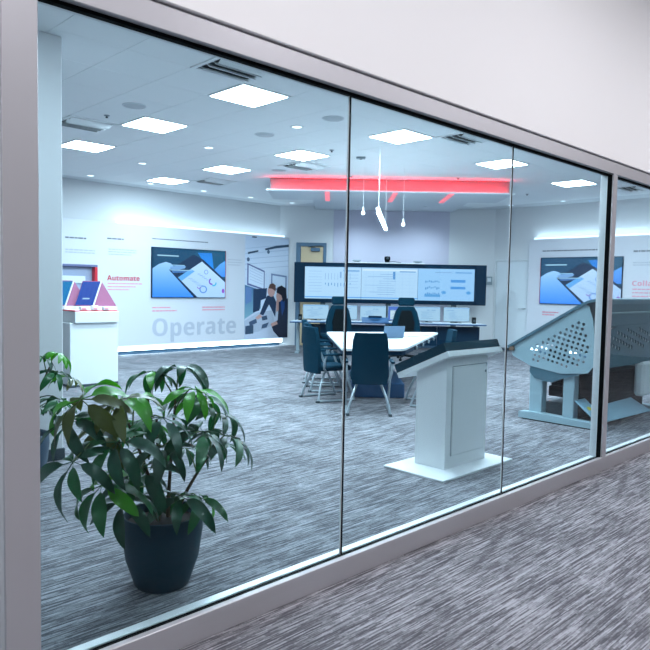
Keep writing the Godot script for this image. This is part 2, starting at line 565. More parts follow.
func set_camera_and_light() -> void:
	var cam := Camera3D.new()
	cam.name = "camera"
	cam.transform = Transform3D(Basis(Vector3(0.714815, 0.018883, 0.699058), Vector3(0.026535, 0.998183, -0.054096), Vector3(-0.698810, 0.057218, 0.713015)), Vector3(0, 1.5, 0))
	cam.fov = 51.97
	cam.near = 0.05
	cam.far = 100.0
	add_child(cam)
	cam.current = true
	var e := Environment.new()
	e.background_mode = Environment.BG_COLOR
	e.background_color = Color(0.02, 0.022, 0.025)
	e.tonemap_mode = Environment.TONE_MAPPER_LINEAR
	e.tonemap_exposure = 2.75
	e.sdfgi_enabled = true
	e.ssao_enabled = true
	e.ssil_enabled = true
	var we := WorldEnvironment.new()
	we.name = "world"
	we.environment = e
	add_child(we)
	# the corridor's own ceiling panels, out of the frame above and behind the camera
	for p in [Vector3(-1.8, 4.42, 0.1), Vector3(1.2, 4.42, 0.1), Vector3(4.2, 4.42, 0.1), Vector3(7.2, 4.42, 0.1), Vector3(10.2, 4.42, 0.1)]:
		area("corridor_panel_light", p, Vector3(1.1, 0.55, 0), Vector3.DOWN, Color(1.0, 0.985, 1.0), 3.35)

func area(called: String, at: Vector3, size: Vector3, towards: Vector3, c: Color, energy: float, parent: Node = null) -> AreaLight3D:
	var l := AreaLight3D.new()
	l.area_size = Vector2(size.x, size.y)
	l.light_color = c
	l.light_energy = energy
	l.shadow_enabled = true
	l.area_range = 30.0
	l.area_attenuation = 2.0
	var p: Node = parent if parent else self
	l.name = numbered(called, p)
	p.add_child(l, true)
	var z := -towards.normalized()
	var x := Vector3.RIGHT
	if size.z != 0.0: x = Vector3(cos(size.z), 0, -sin(size.z))
	if absf(x.dot(z)) > 0.9: x = Vector3.BACK
	var y := z.cross(x).normalized()
	x = y.cross(z).normalized()
	l.transform = Transform3D(Basis(x, y, z), at)
	return l

func make_materials() -> void:
	M.wall = paint(Color(0.84, 0.84, 0.85), 0.7)
	M.panel = paint(Color(0.83, 0.83, 0.86), 0.45)
	M.lavender = paint(Color(0.77, 0.755, 0.82), 0.7)
	M.tile = paint(Color(0.93, 0.935, 0.94), 0.85)
	M.soffit = paint(Color(0.82, 0.84, 0.86), 0.75)
	M.alu = paint(Color(0.69, 0.69, 0.71), 0.42, 0.35)
	M.alu_light = paint(Color(0.86, 0.86, 0.87), 0.4, 0.2)
	M.rubber = paint(Color(0.02, 0.04, 0.05), 0.7, 0.0, 0.2)
	M.edge = paint(Color(0.03, 0.07, 0.09), 0.6, 0.0, 0.2)
	M.base = paint(Color(0.35, 0.42, 0.48), 0.6)
	M.glass = paint(Color(0.862, 0.942, 0.965, 0.0), 0.0, 0.0, 0.5)
	M.glass.transparency = BaseMaterial3D.TRANSPARENCY_ALPHA
	M.glass.refraction_enabled = true
	M.glass.refraction_scale = 0.022
	M.carpet = paint(Color(0.94, 0.935, 0.94), 0.95, 0.0, 0.2)
	M.carpet.albedo_texture = carpet_textures()[0]
	M.carpet.uv1_triplanar = true
	M.carpet.uv1_world_triplanar = true
	M.carpet.uv1_scale = Vector3(1.0 / 1.9, 1.0 / 1.9, 1.0 / 2.2)
	M.chrome = paint(Color(0.78, 0.80, 0.82), 0.25, 0.8)
	M.silver = paint(Color(0.66, 0.70, 0.73), 0.35, 0.5)
	M.fabric = paint(Color(0.03, 0.18, 0.245), 0.85, 0.0, 0.2)
	M.black = paint(Color(0.02, 0.06, 0.08), 0.6, 0.0, 0.25)
	M.navy = paint(Color(0.01, 0.16, 0.25), 0.6, 0.0, 0.25)
	M.navy_light = paint(Color(0.10, 0.32, 0.50), 0.45)
	M.white = paint(Color(0.86, 0.87, 0.88), 0.4)
	M.white_soft = paint(Color(0.84, 0.86, 0.88), 0.5)
	M.grey = paint(Color(0.55, 0.60, 0.63), 0.5)
	M.grey_dark = paint(Color(0.22, 0.27, 0.30), 0.5)
	M.machine = paint(Color(0.56, 0.66, 0.70), 0.45)
	M.machine_dark = paint(Color(0.26, 0.40, 0.46), 0.4)
	M.wood = paint(Color(0.84, 0.74, 0.60), 0.5)
	M.frame_blue = paint(Color(0.30, 0.42, 0.52), 0.45)
	M.ink = paint(Color(0.45, 0.46, 0.50), 0.6)
	M.ink_pale = paint(Color(0.72, 0.73, 0.78), 0.6)
	M.ink_red = paint(Color(0.76, 0.12, 0.20), 0.6)
	M.ink_pink = paint(Color(0.90, 0.55, 0.62), 0.6)
	M.red = paint(Color(0.80, 0.12, 0.20), 0.45)
	M.magenta = paint(Color(0.60, 0.32, 0.46), 0.5)
	M.led = glow(Color(0.82, 0.92, 1.0), 0.75)
	M.troffer = glow(Color(0.95, 0.98, 1.0), 1.3)
	M.bulb = glow(Color(0.95, 0.98, 1.0), 1.0)
	M.red_glow = glow(Color(1.0, 0.42, 0.48), 0.36, Color(0.9, 0.5, 0.5))
	M.red_soft = glow(Color(1.0, 0.58, 0.62), 0.36, Color(0.9, 0.6, 0.6))

const COOL := Color(0.9, 0.96, 1.0)

func build_shell() -> void:
	struct("floor", box(Vector3(-3, -0.1, -13.2), Vector3(16.2, 0, 7.2), 0.0), M.carpet)
	# the room's walls
	var wb := struct("wall_back", box(Vector3(-1.3, 0, -13.05), Vector3(11.4, CEIL + 0.1, -12.9), 0.0), M.wall)
	var wr := struct("wall_right", box(Vector3(14.82, 0, -9.6), Vector3(14.97, CEIL + 0.1, -2.42), 0.0), M.wall)
	struct("wall_left", box(Vector3(-1.45, 0, -13.05), Vector3(-1.3, CEIL + 0.1, -2.42), 0.0), M.wall)
	# the far corner is cut off by a diagonal wall
	var st := st_new()
	add_plate(st, PackedVector2Array([Vector2(-0.5, 0), Vector2(5.6, 0), Vector2(5.6, CEIL + 0.1), Vector2(-0.5, CEIL + 0.1)]), corner(0, -0.15), corner(1, 0) - corner(0, 0), Vector3.UP, corner(0, 1) - corner(0, 0), 0.15)
	var wc := struct("wall_corner", done(st), M.wall)
	var lav := put("painted_panel", plate([Vector2(1.13, 0.1), Vector2(4.04, 0.1), Vector2(4.04, CEIL), Vector2(1.13, CEIL)], corner(0, 0), corner(1, 0) - corner(0, 0), Vector3.UP, corner(0, 1) - corner(0, 0), 0.015), M.lavender, wc)
	lav.set_meta("label", "lavender painted stretch of the corner wall behind the video wall")
	put("baseboard", plate([Vector2(0.95, 0), Vector2(4.9, 0), Vector2(4.9, 0.1), Vector2(0.95, 0.1)], corner(0, 0), corner(1, 0) - corner(0, 0), Vector3.UP, corner(0, 1) - corner(0, 0), 0.02), M.frame_blue, wc)
	put("baseboard", box(Vector3(-1.3, 0, -12.9), Vector3(11.0, 0.075, -12.88), 0.003), M.frame_blue, wb)
	put("baseboard", box(Vector3(14.8, 0, -9.2), Vector3(14.82, 0.075, -2.5), 0.003), M.frame_blue, wr)
	# a square column just inside the glass
	var pil := struct("pillar", box(Vector3(1.86, 0, -5.98), Vector3(2.335, CEIL, -5.52), 0.008), M.wall)
	pil.set_meta("label", "white square column just inside the glass behind the plants")
	put("baseboard", box(Vector3(1.85, 0, -5.99), Vector3(2.345, 0.1, -5.51), 0.004), M.grey_dark, pil)
	# the corridor
	struct("wall_rear", box(Vector3(-3, 0, 7.0), Vector3(16.2, 4.6, 7.2), 0.0), paint(Color(0.5, 0.5, 0.52), 0.8))
	struct("wall_west", box(Vector3(-3.2, 0, -2.3), Vector3(-3, 4.6, 7.2), 0.0), M.wall)
	struct("wall_east", box(Vector3(16.2, 0, -2.5), Vector3(16.4, 4.6, 7.2), 0.0), M.wall)
	var cc := struct("ceiling_corridor", box(Vector3(-3.2, 4.5, -2.5), Vector3(16.4, 4.65, 7.2), 0.0), paint(Color(0.8, 0.8, 0.82), 0.8))
	for x in [-1.8, 1.2, 4.2, 7.2, 10.2]:
		put("light_panel", box(Vector3(x - 0.55, 4.44, -0.175), Vector3(x + 0.55, 4.5, 0.375), 0.004), M.troffer, cc)

func build_glass_wall() -> void:
	var x0 := -3.0
	var x1 := 16.2
	# the drywall above the glass stands a little proud of the frame
	struct("wall_front", box(Vector3(x0, 2.565, -2.46), Vector3(x1, 4.5, -2.284), 0.004), paint(Color(0.90, 0.90, 0.905), 0.75))
	struct("wall_front_west", box(Vector3(x0, 0, -2.44), Vector3(-0.35, 2.565, -2.29), 0.004), M.wall)
	# sill and header: two aluminium bars with the glass and its black gasket between
	for k in 2:
		var y0: float = [0.0, 2.465][k]
		var y1: float = [0.114, 2.562][k]
		var t := struct(["trim_1", "trim_2"][k], box(Vector3(-0.35, y0, -2.332), Vector3(x1, y1, -2.3), 0.003), M.alu)
		t.set_meta("label", ["aluminium sill bar along the carpet under the glass wall", "aluminium header bar along the top of the glass wall"][k])
		put("inner_bar", box(Vector3(-0.35, y0, -2.415), Vector3(x1, y1, -2.368), 0.003), M.alu_light, t)
		put("gasket", box(Vector3(-0.35, y0 + (0.01 if k == 0 else -0.012), -2.366), Vector3(x1, [0.108, 2.55][k], -2.333), 0.001), M.rubber, t)
	# posts
	var posts := [[0.775, 0.893, "trim_3", "wide aluminium end post at the left end of the glass wall"], [5.533, 5.606, "trim_4", "slim aluminium mullion between the third and fourth glass panes"]]
	for p in posts:
		var t := struct(p[2], box(Vector3(p[0], 0.114, -2.316), Vector3(p[1], 2.465, -2.3), 0.003), M.alu)
		t.set_meta("label", p[3])
		put("inner_bar", box(Vector3(p[0], 0.114, -2.415), Vector3(p[1], 2.465, -2.352), 0.003), M.alu_light, t)
		if p[2] == "trim_4":
			put("gasket", box(Vector3(p[0] - 0.002, 0.114, -2.352), Vector3(p[1] + 0.002, 2.46, -2.316), 0.001), M.rubber, t)
		else:
			put("side_plate", box(Vector3(p[0], 0.114, -2.352), Vector3(p[1] - 0.02, 2.465, -2.316), 0.001), M.alu_light, t)
			put("gasket", box(Vector3(p[1] - 0.02, 0.114, -2.352), Vector3(p[1] + 0.002, 2.46, -2.316), 0.001), M.rubber, t)
	# panes, butted with dark sealant
	var edges := [[-0.35, 0.775], [0.893, 2.455], [2.455, 4.03], [4.03, 5.533], [5.606, 7.1], [7.1, 8.6], [8.6, 16.2]]
	var k := 0
	for ed in edges:
		k += 1
		var w := struct("window_%d" % k, box(Vector3(ed[0] + 0.004, 0.1, GLASS_Z - 0.005), Vector3(ed[1] - 0.004, 2.46, GLASS_Z + 0.005), 0.0), M.glass)
		w.set_meta("label", ["glass pane left of the wide end post", "glass pane in front of the large potted plant", "glass pane in front of the meeting chair and lectern", "glass pane in front of the perforated workstation", "glass pane right of the slim mullion", "glass pane beyond the right edge", "glass panes at the far end"][k - 1])
		if ed[1] in [2.455, 4.03, 7.1, 8.6]:
			put("sealant", box(Vector3(ed[1] - 0.007, 0.11, GLASS_Z - 0.006), Vector3(ed[1] + 0.006, 2.46, GLASS_Z + 0.006), 0.001), M.edge, w)
			put("polished_edge", box(Vector3(ed[1] - 0.0105, 0.11, GLASS_Z - 0.006), Vector3(ed[1] - 0.007, 2.46, GLASS_Z + 0.0052), 0.001), M.white_soft, w)

func inside_room(x: float, z: float) -> bool:
	return x > -1.2 and x < 14.8 and z < -2.5 and z > -12.88 and (x - z) < 23.75

func build_ceiling() -> void:
	# slab above; two-foot tiles hang under it with a fine reveal
	var slab := struct("ceiling", box(Vector3(-1.45, CEIL + 0.012, -13.05), Vector3(14.97, CEIL + 0.2, -2.44), 0.0), M.soffit)
	var px := 0.63
	var pz := 0.6433
	var gx := 4.415
	var gz := -5.72
	var taken := {}
	var troffers := [
		[0, 0, "bright square ceiling panel nearest the glass, above the tall potted plant"],
		[0, 3, "bright square ceiling panel at far left, second of its row beside the louvred grille"],
		[0, 6, "bright square ceiling panel that the white column partly hides"],
		[4, 3, "bright square ceiling panel just in front of the red lit soffit's left half"],
		[4, 6, "bright square ceiling panel in front of a small dark vent, above the wall screen"],
		[4, 9, "bright square ceiling panel farthest back, close to the lit back wall"],
		[4, 0, "bright square ceiling panel right of the first glass joint"],
		[8, 0, "bright square ceiling panel cut by the second glass joint"],
		[12, 0, "bright square ceiling panel beside the slim mullion at right"]]
	# the nearest row of the same grid is out of sight above the header
	for h in [[-4, -3, "bright square ceiling panel hidden by the header in front of the column"], [0, -3, "bright square ceiling panel hidden by the header above the potted plant"], [4, -3, "bright square ceiling panel hidden by the header above the lectern"], [8, -3, "bright square ceiling panel hidden by the header above the workstation"], [12, -3, "bright square ceiling panel hidden by the header beyond the mullion"]]: troffers.append(h)
	# columns of the grid: the panels stand every fourth tile across and every third tile deep
	var fix := {}
	for t in troffers: fix[Vector2i(t[0], t[1])] = t[2]
	for c in fix:
		taken[c] = true
		var at := Vector3(gx + px * c.x, CEIL, gz - pz * c.y)
		var o := base("ceiling_light", at)
		tag(o, fix[c], "ceiling light", "square ceiling light panels")
		var fr := st_new()
		for s in [-1.0, 1.0]:
			add_box(fr, Vector3(minf(s * 0.298, s * 0.312), -0.008, -0.318), Vector3(maxf(s * 0.298, s * 0.312), 0.02, 0.318), 0.001)
			add_box(fr, Vector3(-0.298, -0.008, minf(s * 0.304, s * 0.318)), Vector3(0.298, 0.02, maxf(s * 0.304, s * 0.318)), 0.001)
		put("frame", done(fr), M.white, o)
		put("diffuser", box(Vector3(-0.297, -0.003, -0.303), Vector3(0.297, 0.012, 0.303), 0.001), M.troffer, o)
		area("panel_light", Vector3(0, -0.012, 0), Vector3(0.58, 0.58, 0), Vector3.DOWN, COOL, 2.0 if c.y < 0 or c.y > 8 else 4.1, o)
	# supply vents with louvres
	var vents := [[-1, -1, "large louvred ceiling vent above the tall plant, nearest the glass", 4], [-1, 4, "dark louvred ceiling vent beside the white column", 4], [5, 4, "ceiling vent just behind a bright panel, left of the first glass joint", 3], [5, 8, "small dark ceiling vent behind a bright panel over the wall screen", 3], [5, -1, "ceiling vent under the header right of the first glass joint", 4], [14, -1, "ceiling vent seen right of the slim mullion", 3]]
	for v in vents:
		taken[Vector2i(v[0], v[1])] = true
		var o := base("ceiling_vent", Vector3(gx + px * v[0], CEIL, gz - pz * v[1]))
		tag(o, v[2], "vent", "louvred ceiling vents")
		put("duct", box(Vector3(-0.29, 0.0, -0.29), Vector3(0.29, 0.011, 0.29), 0.001), M.grey_dark, o)
		var fr := st_new()
		for s in [-1.0, 1.0]:
			add_box(fr, Vector3(minf(s * 0.27, s * 0.312), -0.01, -0.318), Vector3(maxf(s * 0.27, s * 0.312), 0.008, 0.318), 0.002)
			add_box(fr, Vector3(-0.27, -0.01, minf(s * 0.275, s * 0.318)), Vector3(0.27, 0.008, maxf(s * 0.275, s * 0.318)), 0.002)
		put("frame", done(fr), M.tile, o)
		for k in 5:
			var sl := put("louvre", box(Vector3(-0.265, -0.003, -0.042), Vector3(0.265, 0.003, 0.042), 0.001), M.tile, o, Vector3(0, -0.014, -0.2 + 0.1 * k))
			sl.rotation.x = 0.6 if k < 3 else -0.6
	# tiles
	var shared := box(Vector3(-px / 2 + 0.002, 0, -pz / 2 + 0.002), Vector3(px / 2 - 0.002, 0.012, pz / 2 - 0.002), 0.001)
	var rest := st_new()
	for i in range(-9, 18):
		for j in range(-6, 13):
			if taken.has(Vector2i(i, j)): continue
			var x := gx + px * i
			var z := gz - pz * j
			if not (inside_room(x - px / 2, z + pz / 2) and inside_room(x + px / 2, z - pz / 2)):
				continue
			var seen := z < -4.7 and x > -z * 0.30 and x < -z * 3.2
			if seen: put("ceiling_tile", shared, M.tile, slab, Vector3(x, CEIL, z))
			else: add_box(rest, Vector3(x - px / 2 + 0.003, CEIL, z - pz / 2 + 0.003), Vector3(x + px / 2 - 0.003, CEIL + 0.012, z + pz / 2 - 0.003), 0.002)
	var r := put("ceiling_tile_field", done(rest), M.tile, slab)
	r.set_meta("kind", "stuff")
	# small round lights
	var downs := [[2, 1, "small round downlight left of the first glass joint"], [2, 4, "small round downlight beside the panel above the lit back wall, middle of the left column"], [2, 7, "small round downlight third back in the left column"], [2, 10, "small round downlight at far left over the display wall"], [4, 10, "small round downlight near the display wall's left screen end"], [6, 10, "small round downlight above the wall screen"], [8, 10, "small round downlight above the large grey word on the wall"], [10, 10, "small round downlight above the printed photo of two workers"], [15.5, 2, "small round downlight near the top of the right hand screen wall"], [15.5, 4, "small round downlight by the white door on the right"]]
	for d in downs:
		var o := base("downlight", Vector3(gx + px * d[0], CEIL, gz - pz * d[1]))
		tag(o, d[2], "downlight", "small round downlights")
		put("trim_ring", lathe([Vector2(0.062, -0.004), Vector2(0.085, -0.006), Vector2(0.09, 0.0), Vector2(0.062, 0.0)], 18), M.white, o)
		put("lens", lathe([Vector2(0.0, -0.003), Vector2(0.062, -0.003), Vector2(0.062, 0.0)], 18), M.bulb, o)
		var s := SpotLight3D.new()
		s.name = "downlight_beam"
		s.spot_angle = 48.0
		s.spot_range = 20.0
		s.spot_attenuation = 2.0
		s.light_energy = 0.12
		s.light_size = 0.06
		s.light_color = COOL
		s.shadow_enabled = true
		s.position = Vector3(0, -0.02, 0)
		s.rotation.x = -PI / 2
		o.add_child(s, true)
	var round_s := [[-1, 2, "flush round ceiling speaker left of a bright panel near the column"], [2, 2, "flush round ceiling speaker in the middle of the left ceiling"], [2, 0, "flush round ceiling speaker close to the first glass joint"], [5, 5, "faint round ceiling speaker in front of the red soffit"]]
	for d in round_s:
		var o := base("ceiling_speaker", Vector3(gx + px * d[0], CEIL, gz - pz * d[1]))
		tag(o, d[2], "speaker", "round ceiling speakers")
		put("grille", lathe([Vector2(0.0, -0.008), Vector2(0.11, -0.007), Vector2(0.118, -0.003)], 24), paint(Color(0.76, 0.78, 0.80), 0.7), o)
		put("rim", lathe([Vector2(0.118, -0.004), Vector2(0.122, -0.009), Vector2(0.13, -0.007), Vector2(0.134, 0.0)], 24), M.soffit, o)
	var heads := [[3.78, -7.66, "tiny sprinkler head beside the louvred vent near the column"], [6.96, -7.03, "tiny sprinkler head left of the first glass joint"], [10.17, -7.03, "tiny sprinkler head in front of the red soffit's right half"], [12.73, -7.08, "tiny sprinkler head right of the second glass joint"], [8.82, -8.4, "tiny sprinkler head in front of the red soffit's middle"]]
	for d in heads:
		var o := base("sprinkler", Vector3(d[0], CEIL, d[1]))
		tag(o, d[2], "sprinkler", "sprinkler heads")
		put("rosette", lathe([Vector2(0.0, -0.012), Vector2(0.03, -0.008), Vector2(0.038, 0.0)], 14), M.grey, o)
		put("deflector", lathe([Vector2(0.0, -0.03), Vector2(0.016, -0.03), Vector2(0.016, -0.026), Vector2(0.006, -0.012)], 10), M.grey_dark, o)
	var sg := base("ceiling_sensor", Vector3(7.62, CEIL, -7.06), -0.785)
	tag(sg, "flat grey ceiling sensor bar beside the first glass joint", "sensor")
	put("body", box(Vector3(-0.07, -0.03, -0.04), Vector3(0.07, 0, 0.04), 0.008), M.grey, sg)
	put("lens", lathe([Vector2(0, -0.042), Vector2(0.02, -0.036), Vector2(0.028, -0.028)], 12), M.grey_dark, sg)
	# the dropped soffit over the corner, its front edge lit red
	var so := base("ceiling_soffit", corner(0, 0), -PI / 4)
	tag(so, "dropped ceiling soffit in the far corner with a red lit front edge", "soffit")
	put("slab", box(Vector3(-0.1, 3.245, 3.32), Vector3(4.4, 3.265, 4.6), 0.01), M.soffit, so)
	put("core", box(Vector3(-0.06, 3.265, 3.36), Vector3(4.36, 3.495, 4.45), 0.01), paint(Color(0.55, 0.5, 0.52), 0.7), so)
	put("rear_slab", box(Vector3(0.66, 3.43, 0.03), Vector3(4.12, 3.495, 3.36), 0.006), M.soffit, so)
	put("lip", box(Vector3(-0.12, 3.24, 4.585), Vector3(4.42, 3.27, 4.61), 0.006), M.soffit, so)
	put("red_strip", box(Vector3(-0.05, 3.266, 4.5), Vector3(4.35, 3.272, 4.56), 0.004), M.red_glow, so)
	for a in [1.0, 2.25, 3.28]:
		put("red_lit_slot", box(Vector3(a - 0.045, 3.222, 3.34), Vector3(a + 0.045, 3.247, 4.57), 0.004), M.red_glow, so)
	area("red_cove_light", Vector3(2.15, 3.28, 4.54), Vector3(4.3, 0.04, 0), Vector3(0, 1, -0.6), Color(1.0, 0.09, 0.14), 1.05, so)
	for d in [[1.72, "small downlight under the soffit, washing the lavender wall, left one"], [3.3, "small downlight under the soffit, washing the lavender wall, right one"]]:
		var o := base("downlight", corner(d[0], 1.0, 3.43))
		tag(o, d[1], "downlight", "downlights over the lavender wall")
		put("trim_ring", lathe([Vector2(0.05, -0.004), Vector2(0.07, -0.006), Vector2(0.075, 0.0), Vector2(0.05, 0.0)], 18), M.white, o)
		put("lens", lathe([Vector2(0.0, -0.003), Vector2(0.05, -0.003), Vector2(0.05, 0.0)], 18), M.white_soft, o)
		var s := SpotLight3D.new()
		s.name = "downlight_beam"
		s.spot_angle = 75.0
		s.spot_range = 20.0
		s.spot_attenuation = 2.0
		s.light_energy = 1.5
		s.light_size = 0.05
		s.light_color = COOL
		s.shadow_enabled = true
		s.position = Vector3(0, -0.03, 0)
		s.rotation.x = -PI / 2
		o.add_child(s, true)
	# hanging lamps in front of it
	var tl := base("pendant_tube_lamp", corner(1.92, 6.0, 2.6), -PI / 4 - 0.117)
	tag(tl, "slim white tube lamp hanging over the meeting table", "pendant lamp")
	put("tube", tube([Vector3(0, 0, -1.5), Vector3(0, 0, 1.5)], 0.03, 12), M.bulb, tl)
	for z in [-1.3, 1.3]:
		put("wire", tube([Vector3(0, 0.03, z), Vector3(0, 0.9, z)], 0.004, 5), M.white, tl)
	area("tube_light", Vector3(0, -0.045, 0), Vector3(0.05, 2.9, 0), Vector3.DOWN, COOL, 0.45, tl)
	for b in [[Vector3(8.333, 2.749, -7.641), "small white pendant bulb hanging left of the tube lamp"], [Vector3(8.808, 2.569, -7.161), "small white pendant bulb hanging lower, right of the tube lamp"]]:
		var o := base("pendant_bulb", b[0])
		tag(o, b[1], "pendant lamp", "small pendant bulbs")
		put("bulb", lathe([Vector2(0, -0.034), Vector2(0.022, -0.026), Vector2(0.032, 0.0), Vector2(0.024, 0.026), Vector2(0, 0.046)], 14), M.bulb, o)
		put("cap", lathe([Vector2(0.018, 0.04), Vector2(0.018, 0.09), Vector2(0.0, 0.1)], 10), M.white, o)
		put("wire", tube([Vector3(0, 0.09, 0), Vector3(0, CEIL - b[0].y, 0)], 0.003, 5), M.white, o)
		var om := OmniLight3D.new()
		om.name = "bulb_light"
		om.light_energy = 0.06
		om.light_size = 0.03
		om.light_color = COOL
		om.omni_range = 20.0
		om.omni_attenuation = 2.0
		om.shadow_enabled = true
		o.add_child(om, true)

func build_display_walls() -> void:
	var tab := tablet_picture()
	# left display wall: a proud white panel with an LED channel above and below
	var wall: Node3D = get_node("wall_back")
	var pan := put("display_panel", box(Vector3(4.6, 0.2, -12.82), Vector3(11.12, 2.715, -12.7), 0.004), M.panel, wall)
	put("spacer", box(Vector3(4.7, 0.22, -12.9), Vector3(11.0, 2.66, -12.82), 0.0), M.panel, wall)
	var z := -12.7
	lettering("lettering", "Operate", 0.38, 2.2, M.ink_pale, pan, Vector3(7.3, 0.36, z), true)
	lettering("lettering", "Automate", 0.1, 0.72, M.ink_red, pan, Vector3(6.275, 1.545, z), true)
	put("caption", small_print([0.78, 0.62, 0.48], 0.062, 0.022, 3), M.ink_pink, pan, Vector3(6.285, 1.497, z))
	put("caption", small_print([1.42], 0.04, 0.022, 4), M.ink, pan, Vector3(7.285, 2.46, z))
	put("caption", small_print([0.42], 0.05, 0.03, 5), M.ink, pan, Vector3(5.42, 2.372, z))
	put("caption", small_print([0.36], 0.05, 0.03, 6), M.ink, pan, Vector3(6.275, 2.405, z))
	put("caption", small_print([0.6, 0.6], 0.05, 0.028, 7), M.ink_pale, pan, Vector3(5.42, 2.14, z))
	put("caption", small_print([0.62, 0.62, 0.5], 0.05, 0.028, 8), M.ink_pale, pan, Vector3(6.3, 2.19, z))
	put("caption", small_print([0.45, 0.6], 0.07, 0.026, 9), M.ink_pink, pan, Vector3(7.29, 1.0, z))
	put("caption", small_print([0.62, 0.62], 0.06, 0.026, 10), M.ink_pink, pan, Vector3(8.55, 1.0, z))
	put("caption", small_print([0.4, 0.4, 0.36], 0.06, 0.022, 12), M.ink_pale, pan, Vector3(9.25, 2.1, z))
	put("mural_photo", picture(1.37, 2.47), print_mat(mural_picture()), pan, Vector3(10.43, 1.438, z)).set_meta("label", "printed photo of two people at control desks")
	# a shallow display niche with a red right side
	var ni := base("wall_niche", Vector3(5.55, 1.5, z))
	tag(ni, "shallow wall display case with a red right side above the counter", "display case")
	put("backing", box(Vector3(-0.5, -0.32, 0.0), Vector3(0.4, 0.3, 0.02), 0.002), paint(Color(0.62, 0.66, 0.76), 0.5), ni)
	put("frame", box(Vector3(-0.5, 0.3, 0.0), Vector3(0.46, 0.345, 0.14), 0.004), paint(Color(0.38, 0.40, 0.55), 0.5), ni)
	put("side", box(Vector3(0.4, -0.32, 0.0), Vector3(0.46, 0.3, 0.14), 0.004), M.red, ni)
	put("shelf_item", box(Vector3(-0.45, -0.02, 0.02), Vector3(0.25, 0.12, 0.05), 0.006), M.white_soft, ni)
	# right display wall
	var wall_r: Node3D = get_node("wall_right")
	var pr := put("display_panel", box(Vector3(14.66, 0.2, -8.05), Vector3(14.78, 2.715, -2.6), 0.004), M.panel, wall_r)
	put("spacer", box(Vector3(14.78, 0.22, -8.0), Vector3(14.82, 2.66, -2.6), 0.0), M.panel, wall_r)
	lettering("lettering", "Collaborate", 0.105, 0.98, M.ink_pink, pr, Vector3(14.66, 1.642, -5.62), true, -PI / 2)
	for c in [[[0.86, 0.7, 0.8, 0.5], 0.075, 0.024, 21, Vector3(14.66, 1.585, -5.61), M.ink_pink], [[1.4], 0.04, 0.03, 22, Vector3(14.66, 2.45, -7.7), M.ink], [[0.42], 0.05, 0.04, 23, Vector3(14.66, 2.40, -5.62), M.ink], [[0.6, 0.6], 0.05, 0.028, 24, Vector3(14.66, 2.15, -5.62), M.ink_pale], [[0.4, 0.3], 0.06, 0.03, 25, Vector3(14.66, 1.02, -7.65), M.ink_pink]]:
		var o := put("caption", small_print(c[0], c[1], c[2], c[3]), c[5], pr, c[4])
		o.rotation.y = -PI / 2
	# two wall screens
	for s in [[Vector3(8.205, 1.738, z), 0.0, "wall screen showing a hand with a tablet above the large grey word", 0], [Vector3(14.66, 1.738, -6.765), -PI / 2, "wall screen showing a tablet behind the perforated workstation", 1]]:
		var o := base("wall_screen", s[0], s[1])
		tag(o, s[2], "screen", "wall screens with the tablet picture")
		var fr := st_new()
		add_box(fr, Vector3(-0.95, -0.54, 0.0), Vector3(0.95, 0.54, 0.045), 0.006)
		put("casing", done(fr), M.navy, o)
		put("display", picture(1.875, 1.055, 0.003), screen_mat(tab, 0.46), o, Vector3(0, 0, 0.045))
		for e in [[-0.957], [0.95]]:
			if (e[0] < 0.0) == (s[3] == 1): put("red_edge", box(Vector3(e[0], -0.54, 0.0), Vector3(e[0] + 0.007, 0.54, 0.04), 0.001), M.red, o)
		area("screen_light", Vector3(0, 0, 0.06), Vector3(1.8, 1.0, 0), Vector3(0, 0, 1), Color(0.45, 0.7, 1.0), 0.01, o)
	# LED strips
	for s in [[Vector3(8.76, 2.73, -12.765), 4.52, 0.0, 1.0, "white LED strip along the top of the left display wall", 0.2], [Vector3(8.3, 0.148, -12.80), 5.4, 0.0, -1.0, "white LED strip under the foot of the left display wall", 0.7], [Vector3(14.72, 2.73, -5.3), 5.3, -PI / 2, 1.0, "white LED strip along the top of the right display wall", 0.3], [Vector3(14.75, 0.148, -5.4), 5.3, -PI / 2, -1.0, "white LED strip under the foot of the right display wall", 0.7]]:
		var o := base("light_strip", s[0], s[2])
		tag(o, s[4], "light strip", "LED strips on the display walls")
		var hh: float = 0.03 if s[3] > 0 else 0.045
		put("channel", box(Vector3(-s[1] / 2, -hh - 0.004, -0.035), Vector3(s[1] / 2, -hh if s[3] > 0 else hh, -0.02), 0.001), M.white, o)
		put("diffuser", box(Vector3(-s[1] / 2, -hh if s[3] < 0 else -0.014, -0.02), Vector3(s[1] / 2, hh, 0.02 if s[3] > 0 else 0.06), 0.004), M.led, o)
		area("strip_light", Vector3(0, (hh + 0.01) * s[3], 0.0 if s[3] > 0 else 0.02), Vector3(s[1], 0.04, 0), Vector3(0, s[3], -0.25 if s[3] > 0 else 0.45), COOL, s[5], o)

